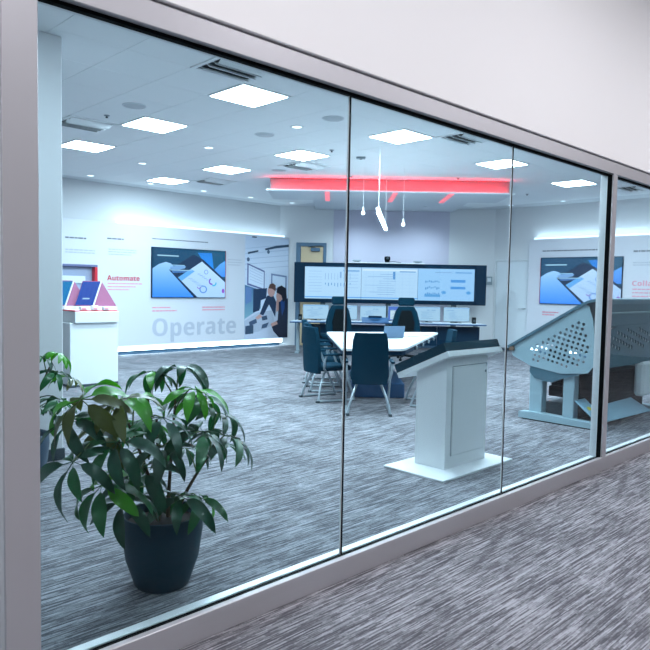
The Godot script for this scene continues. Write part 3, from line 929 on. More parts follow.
func build_corner() -> void:
	var turn := -PI / 4
	# wooden door with a steel frame on the diagonal wall
	var d := struct("door_1", box(Vector3(-0.28, 0.01, 0.0), Vector3(0.28, 2.5, 0.045), 0.003), M.wood)
	d.position = corner(0.6, 0)
	d.rotation.y = turn
	d.set_meta("label", "pale wooden door with a blue grey frame behind the video wall")
	var fr := st_new()
	add_box(fr, Vector3(-0.4, 0, 0), Vector3(-0.29, 2.6, 0.07), 0.004)
	add_box(fr, Vector3(0.28, 0, 0), Vector3(0.36, 2.6, 0.07), 0.004)
	add_box(fr, Vector3(-0.29, 2.51, 0), Vector3(0.28, 2.6, 0.07), 0.004)
	put("door_frame", done(fr), M.frame_blue, d)
	put("door_closer", box(Vector3(-0.03, 2.38, 0.045), Vector3(0.2, 2.47, 0.11), 0.008), M.frame_blue, d)
	put("closer_arm", tube([Vector3(0.1, 2.47, 0.08), Vector3(-0.1, 2.49, 0.1), Vector3(0.24, 2.53, 0.08)], 0.008, 6), M.grey_dark, d)
	put("handle", tube([Vector3(0.21, 1.03, 0.045), Vector3(0.21, 1.03, 0.1), Vector3(0.1, 1.03, 0.1)], 0.012, 6), M.chrome, d)
	# white door on the right wall
	var d2 := struct("door_2", box(Vector3(-0.44, 0.01, 0.0), Vector3(0.44, 2.21, 0.02), 0.003), M.white_soft)
	d2.position = Vector3(14.82, 0, -8.55)
	d2.rotation.y = -PI / 2
	d2.set_meta("label", "flush white door with a lever handle beside the right display wall")
	var f2 := st_new()
	add_box(f2, Vector3(-0.48, 0, 0), Vector3(-0.45, 2.25, 0.03), 0.003)
	add_box(f2, Vector3(0.45, 0, 0), Vector3(0.48, 2.25, 0.03), 0.003)
	add_box(f2, Vector3(-0.48, 2.22, 0), Vector3(0.48, 2.26, 0.035), 0.003)
	put("door_frame", done(f2), M.white, d2)
	put("handle", tube([Vector3(0.36, 1.06, 0.02), Vector3(0.36, 1.06, 0.08), Vector3(0.22, 1.06, 0.08)], 0.014, 6), M.chrome, d2)
	put("rose", lathe([Vector2(0, 0), Vector2(0.03, 0), Vector2(0.03, 0.012), Vector2(0, 0.012)], 12), M.chrome, d2, Vector3(0.36, 1.06, 0.03))
	# wall plates by the door
	var wp := base("wall_control", corner(5.07, 0, 1.73), turn)
	tag(wp, "square grey wall control panel right of the video wall", "control panel")
	put("plate", cbox(Vector3(0.16, 0.21, 0.03), 0.006), M.grey, wp, Vector3(0, 0, 0.015))
	put("display", cbox(Vector3(0.09, 0.09, 0.006), 0.002), M.white_soft, wp, Vector3(0, 0.02, 0.033))
	for s in [[Vector3(14.82, 2.0, -8.98), "small grey wall plate above the light switch by the white door"], [Vector3(14.82, 1.15, -9.0), "small grey light switch low beside the white door"]]:
		var o := base("wall_plate", s[0], -PI / 2)
		tag(o, s[1], "wall plate", "small wall plates")
		put("plate", cbox(Vector3(0.07, 0.12, 0.012), 0.003), M.grey, o, Vector3(0, 0, 0.006))
		put("rocker", cbox(Vector3(0.03, 0.06, 0.008), 0.002), M.white_soft, o, Vector3(0, 0, 0.014))
	# the video wall: three screens in one dark cabinet
	var v := base("video_wall", corner(0, 0.65), turn)
	tag(v, "wide dark video wall of three bright screens in the far corner", "video wall")
	put("cabinet", box(Vector3(0.195, 1.115, -0.16), Vector3(4.86, 2.09, 0), 0.008), M.navy, v)
	put("bezel", box(Vector3(0.42, 1.165, 0), Vector3(4.6, 2.03, 0.012), 0.004), M.navy, v)
	for k in 3:
		var s := put("screen", picture(1.365, 0.775, 0.004), screen_mat(desktop_picture(k), 0.37), v, Vector3(1.14 + 1.372 * k, 1.6, 0.012))
		s.set_meta("label", ["left screen", "middle screen with a table", "right screen with blue blocks"][k])
	put("side_panel", box(Vector3(0.2, 1.12, 0.0), Vector3(0.42, 2.085, 0.02), 0.006), M.navy, v)
	put("side_panel", box(Vector3(4.6, 1.12, 0.0), Vector3(4.855, 2.085, 0.02), 0.006), M.navy, v)
	for a in [0.9, 2.5, 4.1]:
		put("leg", box(Vector3(a - 0.06, 0, -0.14), Vector3(a + 0.06, 1.12, -0.04), 0.006), M.grey_dark, v)
	area("screen_light", Vector3(2.5, 1.6, 0.05), Vector3(4.1, 0.76, 0), Vector3(0, 0, 1), Color(0.72, 0.87, 1.0), 0.03, v)
	put("top_ledge", box(Vector3(1.4, 2.09, -0.16), Vector3(3.36, 2.115, 0.02), 0.004), M.white, v)
	var pc := base("conference_camera", corner(2.45, 0.6, 2.115), turn)
	tag(pc, "black camera standing in the middle on top of the video wall", "camera")
	put("foot", lathe([Vector2(0.06, 0), Vector2(0.06, 0.03), Vector2(0.04, 0.045), Vector2(0, 0.045)], 16), M.black, pc)
	put("head", box(Vector3(-0.07, 0.04, -0.05), Vector3(0.07, 0.15, 0.06), 0.02), M.black, pc)
	put("lens", lathe([Vector2(0.03, 0), Vector2(0.03, 0.02), Vector2(0.0, 0.022)], 14), M.grey_dark, pc, Vector3(0, 0.1, 0.058)).rotation.x = PI / 2
	put("cable", tube([Vector3(0.05, 0.02, -0.04), Vector3(0.16, 0.03, -0.02), Vector3(0.34, 0.006, -0.03)], 0.008, 6), M.grey_dark, pc)
	for s in [[1.71, "flat grey box on the video wall's top, left of the camera"], [3.19, "flat grey box on the video wall's top, right of the camera"]]:
		var o := base("sensor_box", corner(s[0], 0.6, 2.115), turn)
		tag(o, s[1], "sensor", "flat boxes on the video wall")
		put("body", box(Vector3(-0.1, 0.015, -0.05), Vector3(0.1, 0.055, 0.05), 0.008), M.grey, o)
		put("foot", box(Vector3(-0.06, 0, -0.03), Vector3(0.06, 0.016, 0.03), 0.004), M.grey_dark, o)

func build_console() -> void:
	var turn := -PI / 4
	var o := base("console_desk", corner(0, 0), turn)
	tag(o, "long curved control desk with dark panels below the video wall", "desk")
	var top := [Vector2(0.22, 2.37), Vector2(0.21, 2.3), Vector2(0.35, 1.5), Vector2(4.4, 1.45), Vector2(4.54, 2.15), Vector2(4.52, 2.24), Vector2(3.9, 2.2), Vector2(3.2, 2.09), Vector2(2.4, 2.05), Vector2(1.6, 2.07), Vector2(0.9, 2.14)]
	put("worktop", plate(top, Vector3(0, 0.705, 0), Vector3.RIGHT, Vector3.BACK, Vector3.UP, 0.03), M.white_soft, o)
	put("front_edge", tube([Vector3(0.215, 0.718, 2.375), Vector3(0.9, 0.718, 2.147), Vector3(1.6, 0.718, 2.077), Vector3(2.4, 0.718, 2.057), Vector3(3.2, 0.718, 2.097), Vector3(3.9, 0.718, 2.207), Vector3(4.525, 0.718, 2.247)], 0.016, 6), M.navy_light, o)
	for s in [[0.45, 1.5], [1.5, 2.5], [2.5, 3.5], [3.5, 4.46]]:
		put("modesty_panel", box(Vector3(s[0] + 0.005, 0.22, 1.86), Vector3(s[1] - 0.005, 0.66, 1.9), 0.004), M.navy, o)
	for a in [0.36, 2.5, 4.4]:
		put("leg", box(Vector3(a - 0.04, 0.03, 1.62), Vector3(a + 0.04, 0.7, 1.74), 0.006), M.grey, o)
		put("foot", box(Vector3(a - 0.05, 0, 1.48), Vector3(a + 0.05, 0.03, 2.1), 0.006), M.grey, o)
	var names := ["leftmost console monitor, in front of the wooden door", "second console monitor from the left, beside the first glass joint", "third console monitor, behind the blue desk phone", "fourth console monitor, half hidden by the high-backed chair", "fifth console monitor with a violet blue screen", "rightmost console monitor, beside the small black speaker"]
	var spot := [0.765, 1.41, 2.06, 2.69, 3.29, 3.95]
	for k in 6:
		var m := base("monitor", corner(spot[k], 1.78, 0.735), turn)
		tag(m, names[k], "monitor", "console monitors")
		put("casing", box(Vector3(-0.297, 0.03, -0.035), Vector3(0.297, 0.36, 0), 0.005), M.grey, m)
		put("screen", picture(0.57, 0.305, 0.003), screen_mat(monitor_picture(k), 0.36), m, Vector3(0, 0.195, 0))
		put("stand", box(Vector3(-0.03, 0, -0.09), Vector3(0.03, 0.2, -0.035), 0.004), M.grey_dark, m)
		put("foot", box(Vector3(-0.12, 0, -0.14), Vector3(0.12, 0.012, 0.03), 0.004), M.grey_dark, m)
	for s in [[4.33, "small black speaker right of the rightmost console monitor"], [0.415, "small black speaker left of the leftmost console monitor"]]:
		var p := base("desk_speaker", corner(s[0], 1.85, 0.735), turn)
		tag(p, s[1], "speaker", "small desk speakers")
		put("cabinet", box(Vector3(-0.04, 0, -0.05), Vector3(0.04, 0.14, 0.05), 0.008), M.black, p)
		put("cone", lathe([Vector2(0.0, 0.004), Vector2(0.012, 0.006), Vector2(0.028, 0.002), Vector2(0.03, 0)], 14), M.grey_dark, p, Vector3(0, 0.06, 0.05)).rotation.x = PI / 2
	var ph := base("desk_phone", corner(2.1, 2.0, 0.735), turn)
	tag(ph, "dark blue desk phone console in front of the third monitor", "phone")
	put("body", plate([Vector2(-0.09, 0), Vector2(0.06, 0), Vector2(-0.07, 0.1)], Vector3(-0.3, 0, 0), Vector3.BACK, Vector3.UP, Vector3.RIGHT, 0.6), M.navy_light, ph)
	put("handset", box(Vector3(-0.15, 0.095, -0.1), Vector3(0.15, 0.135, -0.04), 0.015), M.navy, ph)
	put("keypad", box(Vector3(-0.1, 0.045, -0.005), Vector3(0.1, 0.055, 0.02), 0.003), M.grey_dark, ph)
	var hb := [[2.65, 2.95, 0.0, "tall black office chair with a headrest in front of the fourth monitor"], [1.14, 3.0, 0.5, "tall black office chair at the left, cut by the first glass joint"]]
	for h in hb: office_chair(corner(h[0], h[1]), turn + PI + h[2], h[3])

func office_chair(at: Vector3, turn: float, label: String) -> void:
	# faces +z in its own axes
	var o := base("office_chair", at, turn)
	tag(o, label, "chair", "high-backed office chairs at the console")
	put("seat", box(Vector3(-0.26, 0.43, -0.25), Vector3(0.26, 0.53, 0.26), 0.035), M.fabric, o)
	var bk := st_new()
	var outline := PackedVector2Array([Vector2(-0.24, 0.52), Vector2(0.24, 0.52), Vector2(0.285, 0.62), Vector2(0.28, 0.8), Vector2(0.22, 1.02), Vector2(0.15, 1.13), Vector2(-0.15, 1.13), Vector2(-0.22, 1.02), Vector2(-0.28, 0.8), Vector2(-0.285, 0.62)])
	add_plate(bk, outline, Vector3(0, 0, -0.31), Vector3.RIGHT, Vector3.UP, Vector3.BACK, 0.07)
	put("backrest", done(bk), M.fabric, o)
	var rib := put("lumbar_shell", plate([Vector2(-0.15, 0.56), Vector2(0.15, 0.56), Vector2(0.17, 0.8), Vector2(0.1, 1.05), Vector2(-0.1, 1.05), Vector2(-0.17, 0.8)], Vector3(0, 0, -0.335), Vector3.RIGHT, Vector3.UP, Vector3.BACK, 0.03), M.black, o)
	rib.set_meta("label", "black plastic shell behind the back")
	put("headrest", box(Vector3(-0.165, 1.14, -0.32), Vector3(0.165, 1.31, -0.24), 0.035), M.fabric, o)
	for s in [-1, 1]:
		put("armrest", tube([Vector3(s * 0.27, 0.45, -0.05), Vector3(s * 0.32, 0.5, -0.05), Vector3(s * 0.33, 0.68, -0.05), Vector3(s * 0.33, 0.69, 0.17)], 0.02, 7), M.black, o)
	put("column", lathe([Vector2(0.03, 0.08), Vector2(0.03, 0.43), Vector2(0.0, 0.43)], 12), M.black, o)
	for k in 5:
		var a := TAU * k / 5 + 0.3
		var dv := Vector3(sin(a), 0, cos(a))
		put("leg", tube([Vector3(0, 0.1, 0), dv * 0.3 + Vector3(0, 0.07, 0)], 0.024, 6, 0.016), M.black, o)
		put("caster", lathe([Vector2(0, 0.0), Vector2(0.025, 0.006), Vector2(0.03, 0.03), Vector2(0.02, 0.055), Vector2(0, 0.06)], 10), M.black, o, dv * 0.3)

func make_sled_chair() -> Node3D:
	# cantilever meeting chair, faces +z in its own axes
	var o := base("meeting_chair")
	put("seat", box(Vector3(-0.22, 0.40, -0.2), Vector3(0.22, 0.47, 0.25), 0.03), M.fabric, o)
	var bk := st_new()
	var rows := 7
	for i in rows:
		for j in 6:
			var g := func(a: float, b: float, t: float) -> Vector3:
				var y := lerpf(0.37, 0.975, a)
				var w := lerpf(0.225, 0.205, a) * (1.0 - 0.12 * pow(absf(2.0 * a - 1.0), 6.0))
				var x := lerpf(-w, w, b)
				var bow := 0.03 * (1.0 - pow(2.0 * b - 1.0, 2.0)) + 0.05 * a * a
				return Vector3(x, y, -0.2 - bow - t)
			var a0 := float(i) / rows
			var a1 := float(i + 1) / rows
			var b0 := j / 6.0
			var b1 := (j + 1) / 6.0
			smooth_quad(bk, g.call(a0, b0, 0.05), g.call(a0, b1, 0.05), g.call(a1, b1, 0.05), g.call(a1, b0, 0.05), Vector3(0, 0, -1))
			smooth_quad(bk, g.call(a0, b0, 0.0), g.call(a0, b1, 0.0), g.call(a1, b1, 0.0), g.call(a1, b0, 0.0), Vector3(0, 0, 1))
			if i == 0: quad(bk, g.call(a0, b0, 0.0), g.call(a0, b1, 0.0), g.call(a0, b1, 0.05), g.call(a0, b0, 0.05), Vector3.DOWN)
			if i == rows - 1: quad(bk, g.call(a1, b0, 0.0), g.call(a1, b1, 0.0), g.call(a1, b1, 0.05), g.call(a1, b0, 0.05), Vector3.UP)
			if j == 0: quad(bk, g.call(a0, b0, 0.0), g.call(a1, b0, 0.0), g.call(a1, b0, 0.05), g.call(a0, b0, 0.05), Vector3.LEFT)
			if j == 5: quad(bk, g.call(a0, b1, 0.0), g.call(a1, b1, 0.0), g.call(a1, b1, 0.05), g.call(a0, b1, 0.05), Vector3.RIGHT)
	put("backrest", done(bk), M.fabric, o)
	for s in [-1.0, 1.0]:
		put("rear_leg", tube([Vector3(s * 0.1, 0.395, -0.05), Vector3(s * 0.14, 0.36, -0.12), Vector3(s * 0.2, 0.22, -0.2), Vector3(s * 0.235, 0.1, -0.235), Vector3(s * 0.25, 0.02, -0.25)], 0.016, 8), M.silver, o)
		put("runner", tube([Vector3(s * 0.25, 0.018, -0.27), Vector3(s * 0.26, 0.016, 0.0), Vector3(s * 0.26, 0.018, 0.28)], 0.016, 8), M.silver, o)
		put("front_leg", tube([Vector3(s * 0.26, 0.018, 0.27), Vector3(s * 0.265, 0.1, 0.25), Vector3(s * 0.27, 0.4, 0.12), Vector3(s * 0.275, 0.6, 0.04)], 0.015, 8), M.silver, o)
		put("back_post", tube([Vector3(s * 0.19, 0.4, -0.12), Vector3(s * 0.25, 0.44, -0.18), Vector3(s * 0.27, 0.55, -0.18), Vector3(s * 0.275, 0.64, -0.15)], 0.014, 8), M.silver, o)
		put("armrest", box(Vector3(s * 0.275 - 0.024, 0.612, -0.2), Vector3(s * 0.275 + 0.024, 0.638, 0.12), 0.01), M.fabric, o)
		put("glide", box(Vector3(s * 0.25 - 0.02, 0.0, -0.29), Vector3(s * 0.25 + 0.02, 0.03, -0.24), 0.006), M.grey_dark, o)
	return o

func build_table_group() -> void:
	var turn := -PI / 4
	var o := base("meeting_table", corner(0, 0), turn)
	tag(o, "white trapezoid meeting table that widens towards the video wall", "table")
	var top := [Vector2(1.3, 8.66), Vector2(2.02, 8.52), Vector2(2.08, 8.42), Vector2(2.98, 5.3), Vector2(2.9, 5.2), Vector2(1.1, 5.6), Vector2(1.05, 5.7), Vector2(1.26, 8.6)]
	put("tabletop", plate(top, Vector3(0, 0.71, 0), Vector3.RIGHT, Vector3.BACK, Vector3.UP, 0.03), M.white, o)
	var inner := []
	for p in top: inner.append(Vector2(1.95, 6.9) + (p - Vector2(1.95, 6.9)) * 0.985)
	put("apron", plate(inner, Vector3(0, 0.655, 0), Vector3.RIGHT, Vector3.BACK, Vector3.UP, 0.055), M.navy, o)
	put("plinth", box(Vector3(1.42, 0, 5.9), Vector3(2.14, 0.2, 7.85), 0.01), M.navy_light, o)
	put("leg", box(Vector3(1.63, 0.2, 7.5), Vector3(1.82, 0.66, 7.86), 0.006), M.white_soft, o)
	put("leg", box(Vector3(1.63, 0.2, 5.95), Vector3(1.82, 0.66, 6.3), 0.006), M.white_soft, o)
	for k in 4:
		var t := 0.25 + 0.18 * k
		put("edge_bracket", cbox(Vector3(0.02, 0.05, 0.1), 0.004), M.silver, o, Vector3(lerpf(2.08, 2.98, t) + 0.012, 0.68, lerpf(8.42, 5.3, t)))
	var seats := [[1.585, 8.9, PI, "dark meeting chair with its back to the glass at the table's narrow end"], [1.08, 8.02, PI / 2 + 0.5, "dark meeting chair at the table's left side, nearest the glass"], [1.06, 7.2, PI / 2 + 0.15, "dark meeting chair second along the table's left side"], [0.98, 6.4, PI / 2, "dark meeting chair third along the table's left side, farthest from the glass"], [2.42, 8.25, -PI / 2, "dark meeting chair at the table's right side, mostly hidden by the lectern"]]
	var first := make_sled_chair()
	for k in seats.size():
		var s: Array = seats[k]
		var c: Node3D = first
		if k > 0:
			c = first.duplicate()
			c.name = numbered("meeting_chair", self)
			add_child(c, true)
		c.position = corner(s[0], s[1])
		c.rotation.y = turn + s[2]
		tag(c, s[3], "chair", "meeting chairs round the table")
	var lp := base("laptop", corner(2.02, 6.75, 0.74), turn + 0.35)
	tag(lp, "open blue grey laptop on the white meeting table", "laptop")
	put("keyboard_base", box(Vector3(-0.17, 0, -0.12), Vector3(0.17, 0.018, 0.12), 0.005), M.grey, lp)
	var lid := put("lid", box(Vector3(-0.17, 0, -0.006), Vector3(0.17, 0.18, 0.006), 0.004), paint(Color(0.32, 0.42, 0.52), 0.5), lp, Vector3(0, 0.015, 0.12))
	lid.rotation.x = 0.25
	var keys := st_new()
	for i in 10:
		for j in 4: add_box(keys, Vector3(-0.15 + 0.03 * i, 0.018, -0.08 + 0.03 * j), Vector3(-0.126 + 0.03 * i, 0.021, -0.056 + 0.03 * j), 0.001)
	put("keys", done(keys), M.grey_dark, lp).set_meta("kind", "stuff")
	var pa := base("document_folder", corner(2.42, 6.2, 0.74), turn + 0.8)
	tag(pa, "grey blue open folder lying on the meeting table beside the laptop", "folder")
	put("cover", box(Vector3(-0.26, 0, -0.16), Vector3(0.26, 0.008, 0.16), 0.003), paint(Color(0.5, 0.6, 0.7), 0.6), pa)
	put("sheets", box(Vector3(-0.24, 0.008, -0.14), Vector3(0.0, 0.016, 0.14), 0.002), M.white, pa)
	put("sheets", box(Vector3(0.01, 0.008, -0.14), Vector3(0.24, 0.013, 0.14), 0.002), M.white_soft, pa)

func build_counter() -> void:
	var o := base("display_counter", Vector3(4.37, 0, -9.6))
	tag(o, "white display counter with a thick top beside the column", "counter")
	put("body", box(Vector3(-0.37, 0.0, -0.35), Vector3(0.36, 0.92, 0.38), 0.006), M.white, o)
	put("kick_plate", box(Vector3(-0.375, 0.0, -0.3), Vector3(0.365, 0.035, 0.385), 0.004), M.grey_dark, o)
	put("countertop", box(Vector3(-0.32, 0.92, -0.36), Vector3(0.345, 1.085, 0.435), 0.006), M.white, o)
	var mt := base("counter_mat", Vector3(4.37, 1.085, -9.55))
	tag(mt, "thin red mat on the display counter", "mat")
	put("sheet", box(Vector3(-0.33, 0, -0.28), Vector3(0.33, 0.012, 0.37), 0.003), M.ink_red, mt)
	put("border", box(Vector3(-0.29, 0.012, -0.24), Vector3(0.29, 0.016, 0.33), 0.002), M.white, mt)
	var specs := [[Vector3(4.38, 1.101, -9.38), "blue tent display with a magenta end on the counter, the right one", Color8(60, 96, 190), Color8(38, 70, 176)], [Vector3(4.04, 1.101, -9.56), "blue tent display on the counter, the left one half behind the column", Color8(40, 140, 190), Color8(30, 110, 190)]]
	for s in specs:
		var t := base("tent_display", s[0])
		tag(t, s[1], "display stand", "tent displays on the counter")
		var im := canvas(128, 96, s[2])
		for k in 12: fill_poly(im, [[k / 12.0, 0], [k / 12.0 + 0.04, 0], [k / 12.0 + 0.1 + 0.05 * sin(k * 2.0), 1], [k / 12.0 + 0.03, 1]], s[2].lerp(s[3], 0.3 + 0.6 * fmod(k * 0.37, 1.0)))
		bar(im, 0.3, 0.7, 0.7, 0.76, Color8(190, 215, 240))
		var a := Vector3(0.04, 0.05, 0.0)
		var b := Vector3(0.37, 0.05, 0.07)
		var c := Vector3(0.19, 0.42, -0.05)
		var back := Vector3(-0.235, 0.0, -0.12)
		var body := st_new()
		tri(body, a, b, c, Vector3(0, 0, 1))
		tri(body, a + back, b + back, c + back, -Vector3(0, 0, 1))
		quad(body, b, b + back, c + back, c, Vector3(1, 0.4, -0.5))
		quad(body, a, b, b + back, a + back, Vector3.DOWN)
		quad(body, a, a + back, c + back, c, Vector3(-1, 0.4, 0.5))
		put("body", done(body), M.magenta, t)
		var n := (c - a).cross(back).normalized()
		if n.dot(Vector3(-1, 0, 1)) < 0.0: n = -n
		var scr := st_new()
		var q := [c + back * 0.97 + (a - c) * 0.03, c + back * 0.05 + (a - c) * 0.03, c + back * 0.05 + (a - c) * 0.96, c + back * 0.97 + (a - c) * 0.96]
		var uvs := [Vector2(0, 0), Vector2(1, 0), Vector2(1, 1), Vector2(0, 1)]
		for f in [[0, 1, 2], [0, 2, 3]]:
			for k in f:
				scr.set_uv(uvs[k])
				scr.add_vertex(q[k] + n * 0.006)
		for k in 4:
			scr.set_uv(Vector2(0.1, 0.1))
			quad(scr, q[k], q[(k + 1) % 4], q[(k + 1) % 4] + n * 0.006, q[k] + n * 0.006, (q[k] + q[(k + 1) % 4]) * 0.5 - (q[0] + q[2]) * 0.5)
		put("print", done(scr), screen_mat(tex(im), 0.42), t)
		put("edge_trim", tube([c + n * 0.01, a + n * 0.01], 0.011, 6), M.white, t)
		put("foot", plate([Vector2(0.02, 0.02), Vector2(0.38, 0.09), Vector2(0.16, -0.05), Vector2(-0.2, -0.1)], Vector3.ZERO, Vector3.RIGHT, Vector3.BACK, Vector3.UP, 0.05), M.white, t)
	for k in 3:
		var b2 := base("sample_block", Vector3(4.2 + 0.16 * k, 1.101, -9.235 + 0.02 * k))
		tag(b2, ["small white sample block on the counter's front edge, left of three", "small white sample block on the counter's front edge, middle of three", "small white sample block on the counter's front edge, right of three"][k], "block", "sample blocks on the counter")
		put("block", box(Vector3(-0.05, 0, -0.03), Vector3(0.05, 0.05 + 0.015 * (k % 2), 0.03), 0.008), M.white, b2)
		put("tag", box(Vector3(-0.03, 0.012, 0.03), Vector3(0.03, 0.035, 0.034), 0.001), M.ink_pink, b2)

func build_lectern() -> void:
	var o := base("lectern", Vector3(4.78, 0, -3.3))
	tag(o, "white lectern with a sloping dark touch screen on a flat base plate", "lectern")
	put("base_plate", box(Vector3(-0.56, 0, -0.28), Vector3(0.475, 0.02, 0.327), 0.004), M.white, o)
	var body := [Vector2(0.15, 0.02), Vector2(-0.154, 0.02), Vector2(-0.154, 0.83), Vector2(0.15, 0.945)]
	put("body", plate(body, Vector3(-0.3, 0, 0), Vector3.BACK, Vector3.UP, Vector3.RIGHT, 0.603), M.white, o)
	put("door_gap", box(Vector3(-0.224, 0.121, 0.148), Vector3(0.274, 0.869, 0.152), 0.001), M.grey, o)
	put("door", box(Vector3(-0.22, 0.125, 0.15), Vector3(0.27, 0.863, 0.162), 0.004), M.white, o)
	var hg := put("hinge", box(Vector3(0.275, 0.84, 0.15), Vector3(0.29, 0.87, 0.158), 0.002), M.silver, o)
	hg.set_meta("label", "small metal hinge")
	put("lock", lathe([Vector2(0, 0.0), Vector2(0.012, 0.0), Vector2(0.012, 0.006), Vector2(0, 0.008)], 12), M.grey, o, Vector3(0.255, 0.8, 0.161)).rotation.x = PI / 2
	# tray and screen slope down away from the glass
	var d := Vector3(0, -0.232, -0.516).normalized()
	var up := Vector3(0, 0.516, -0.232).normalized() * 1.0
	up = Vector3(0, 0.912, -0.41).normalized()
	var tray := st_new()
	add_plate(tray, PackedVector2Array([Vector2(-0.375, 0.0), Vector2(0.43, 0.0), Vector2(0.44, 0.03), Vector2(0.44, 0.56), Vector2(-0.375, 0.56)]), Vector3(0, 0.965, 0.22), Vector3.RIGHT, d, up, 0.045)
	put("tray", done(tray), M.white, o)
	var scr := st_new()
	add_plate(scr, PackedVector2Array([Vector2(-0.37, 0.015), Vector2(0.435, 0.015), Vector2(0.435, 0.565), Vector2(-0.37, 0.565)]), Vector3(0, 0.965, 0.22) + up * 0.045, Vector3.RIGHT, d, up, 0.075)
	put("touch_screen", done(scr), paint(Color(0.07, 0.2, 0.26), 0.5, 0.0, 0.3), o)
	put("screen_glass", plate([Vector2(-0.34, 0.04), Vector2(0.41, 0.04), Vector2(0.41, 0.54), Vector2(-0.34, 0.54)], Vector3(0, 0.965, 0.22) + up * 0.12, Vector3.RIGHT, d, up, 0.003), paint(Color(0.06, 0.12, 0.15), 0.15), o)

func build_workstation() -> void:
	var o := base("operator_workstation", Vector3(7.1, 0, -3.5))
	tag(o, "large grey operator workstation with perforated side and back panels", "workstation")
	var side := PackedVector2Array([Vector2(-0.6, 0.85), Vector2(0.28, 1.375), Vector2(0.335, 1.34), Vector2(0.38, 1.2), Vector2(0.4, 1.03), Vector2(0.42, 0.84), Vector2(0.41, 0.7), Vector2(0.35, 0.61), Vector2(0.04, 0.575), Vector2(-0.33, 0.63), Vector2(-0.56, 0.73)])
	var holes := PackedVector2Array([Vector2(-0.36, 0.84), Vector2(0.29, 1.24), Vector2(0.34, 1.1), Vector2(0.37, 0.84), Vector2(0.36, 0.68), Vector2(0.05, 0.62), Vector2(-0.36, 0.68)])
	for x in [0.0, 1.95]:
		put("perforated_side", perforated(side, holes, 0.04, 0.0175, 0.54, Vector3(x, 0, 0), Vector3.BACK, Vector3.UP, Vector3.RIGHT, 0.012), M.machine, o)
		put("lower_shell", plate([Vector2(-0.34, 0.635), Vector2(0.04, 0.58), Vector2(0.3, 0.6), Vector2(0.05, 0.52), Vector2(-0.08, 0.46), Vector2(-0.28, 0.49), Vector2(-0.35, 0.56)], Vector3(x + 0.015, 0, 0), Vector3.BACK, Vector3.UP, Vector3.RIGHT, 0.08), M.machine_dark, o)
	put("inner_shroud", plate([Vector2(-0.3, 0.66), Vector2(-0.3, 0.8), Vector2(0.2, 1.1), Vector2(0.3, 0.82), Vector2(0.2, 0.8), Vector2(0.05, 0.84), Vector2(-0.1, 0.78), Vector2(0.1, 0.7), Vector2(0.3, 0.66)], Vector3(0.3, 0, 0), Vector3.BACK, Vector3.UP, Vector3.RIGHT, 0.02), M.grey_dark, o)
	# sloping work surface, rounded over at its high back edge
	var path := [Vector2(-0.62, 0.845), Vector2(0.2, 1.34), Vector2(0.33, 1.405), Vector2(0.45, 1.435), Vector2(0.52, 1.425), Vector2(0.53, 1.40)]
	var sec: Array = path.duplicate()
	for k in range(path.size() - 1, -1, -1): sec.append((path[k] as Vector2) + Vector2(0.008, -0.028))
	put("work_surface", plate(sec, Vector3(-0.03, 0, 0), Vector3.BACK, Vector3.UP, Vector3.RIGHT, 2.03), M.machine_dark, o)
	put("front_clip", box(Vector3(-0.03, 0.79, -0.6), Vector3(0.05, 0.84, -0.54), 0.005), paint(Color(0.45, 0.36, 0.3), 0.5), o)
	# back: solid band, ledge, band, perforated lower panel
	put("back_panel", box(Vector3(0.06, 1.285, 0.49), Vector3(2.0, 1.405, 0.515), 0.005), M.machine_dark, o)
	put("back_ledge", box(Vector3(0.06, 1.265, 0.47), Vector3(2.0, 1.285, 0.54), 0.005), M.machine, o)
	put("back_panel", box(Vector3(0.06, 1.13, 0.47), Vector3(2.0, 1.265, 0.495), 0.005), M.machine_dark, o)
	var bo := PackedVector2Array([Vector2(0.1, 0.7), Vector2(0.2, 0.66), Vector2(1.95, 0.66), Vector2(1.95, 1.13), Vector2(0.5, 1.13), Vector2(0.22, 1.07), Vector2(0.1, 0.98)])
	var bh := PackedVector2Array([Vector2(0.12, 0.82), Vector2(1.93, 0.82), Vector2(1.93, 1.12), Vector2(0.5, 1.12), Vector2(0.22, 1.05), Vector2(0.12, 0.98)])
	put("perforated_back", perforated(bo, bh, 0.06, 0.027, 0.54, Vector3(0, 0, 0.45), Vector3.RIGHT, Vector3.UP, Vector3.BACK, 0.012), M.machine_dark, o)
	put("backing_sheet", box(Vector3(0.14, 0.72, 0.405), Vector3(1.93, 1.1, 0.415), 0.002), M.white, o)
	put("cable_cabinet", box(Vector3(0.3, 0.06, 0.0), Vector3(1.75, 0.56, 0.3), 0.01), M.black, o)
	for x in [0.05, 1.8]:
		put("leg", box(Vector3(x, 0.05, -0.36), Vector3(x + 0.12, 0.6, -0.2), 0.008), M.machine, o)
		put("leg", box(Vector3(x, 0.05, 0.05), Vector3(x + 0.12, 0.6, 0.18), 0.008), M.machine, o)
		put("foot", plate([Vector2(-0.45, 0.0), Vector2(0.55, 0.0), Vector2(0.55, 0.055), Vector2(-0.3, 0.085), Vector2(-0.45, 0.07)], Vector3(x - 0.07, 0.015, 0), Vector3.BACK, Vector3.UP, Vector3.RIGHT, 0.12), M.machine, o)
		put("foot_pad", box(Vector3(x - 0.05, 0.0, -0.42), Vector3(x + 0.03, 0.02, 0.52), 0.003), M.black, o)
		put("glide", lathe([Vector2(0, 0.0), Vector2(0.03, 0.0), Vector2(0.025, 0.012), Vector2(0, 0.012)], 10), M.grey_dark, o, Vector3(x - 0.01, -0.0, -0.4))
	put("cross_beam", box(Vector3(0.1, 0.42, -0.12), Vector3(1.9, 0.55, 0.0), 0.008), M.black, o)
	put("equipment_box", box(Vector3(0.3, 0.03, -0.3), Vector3(0.85, 0.2, -0.01), 0.008), M.grey_dark, o)
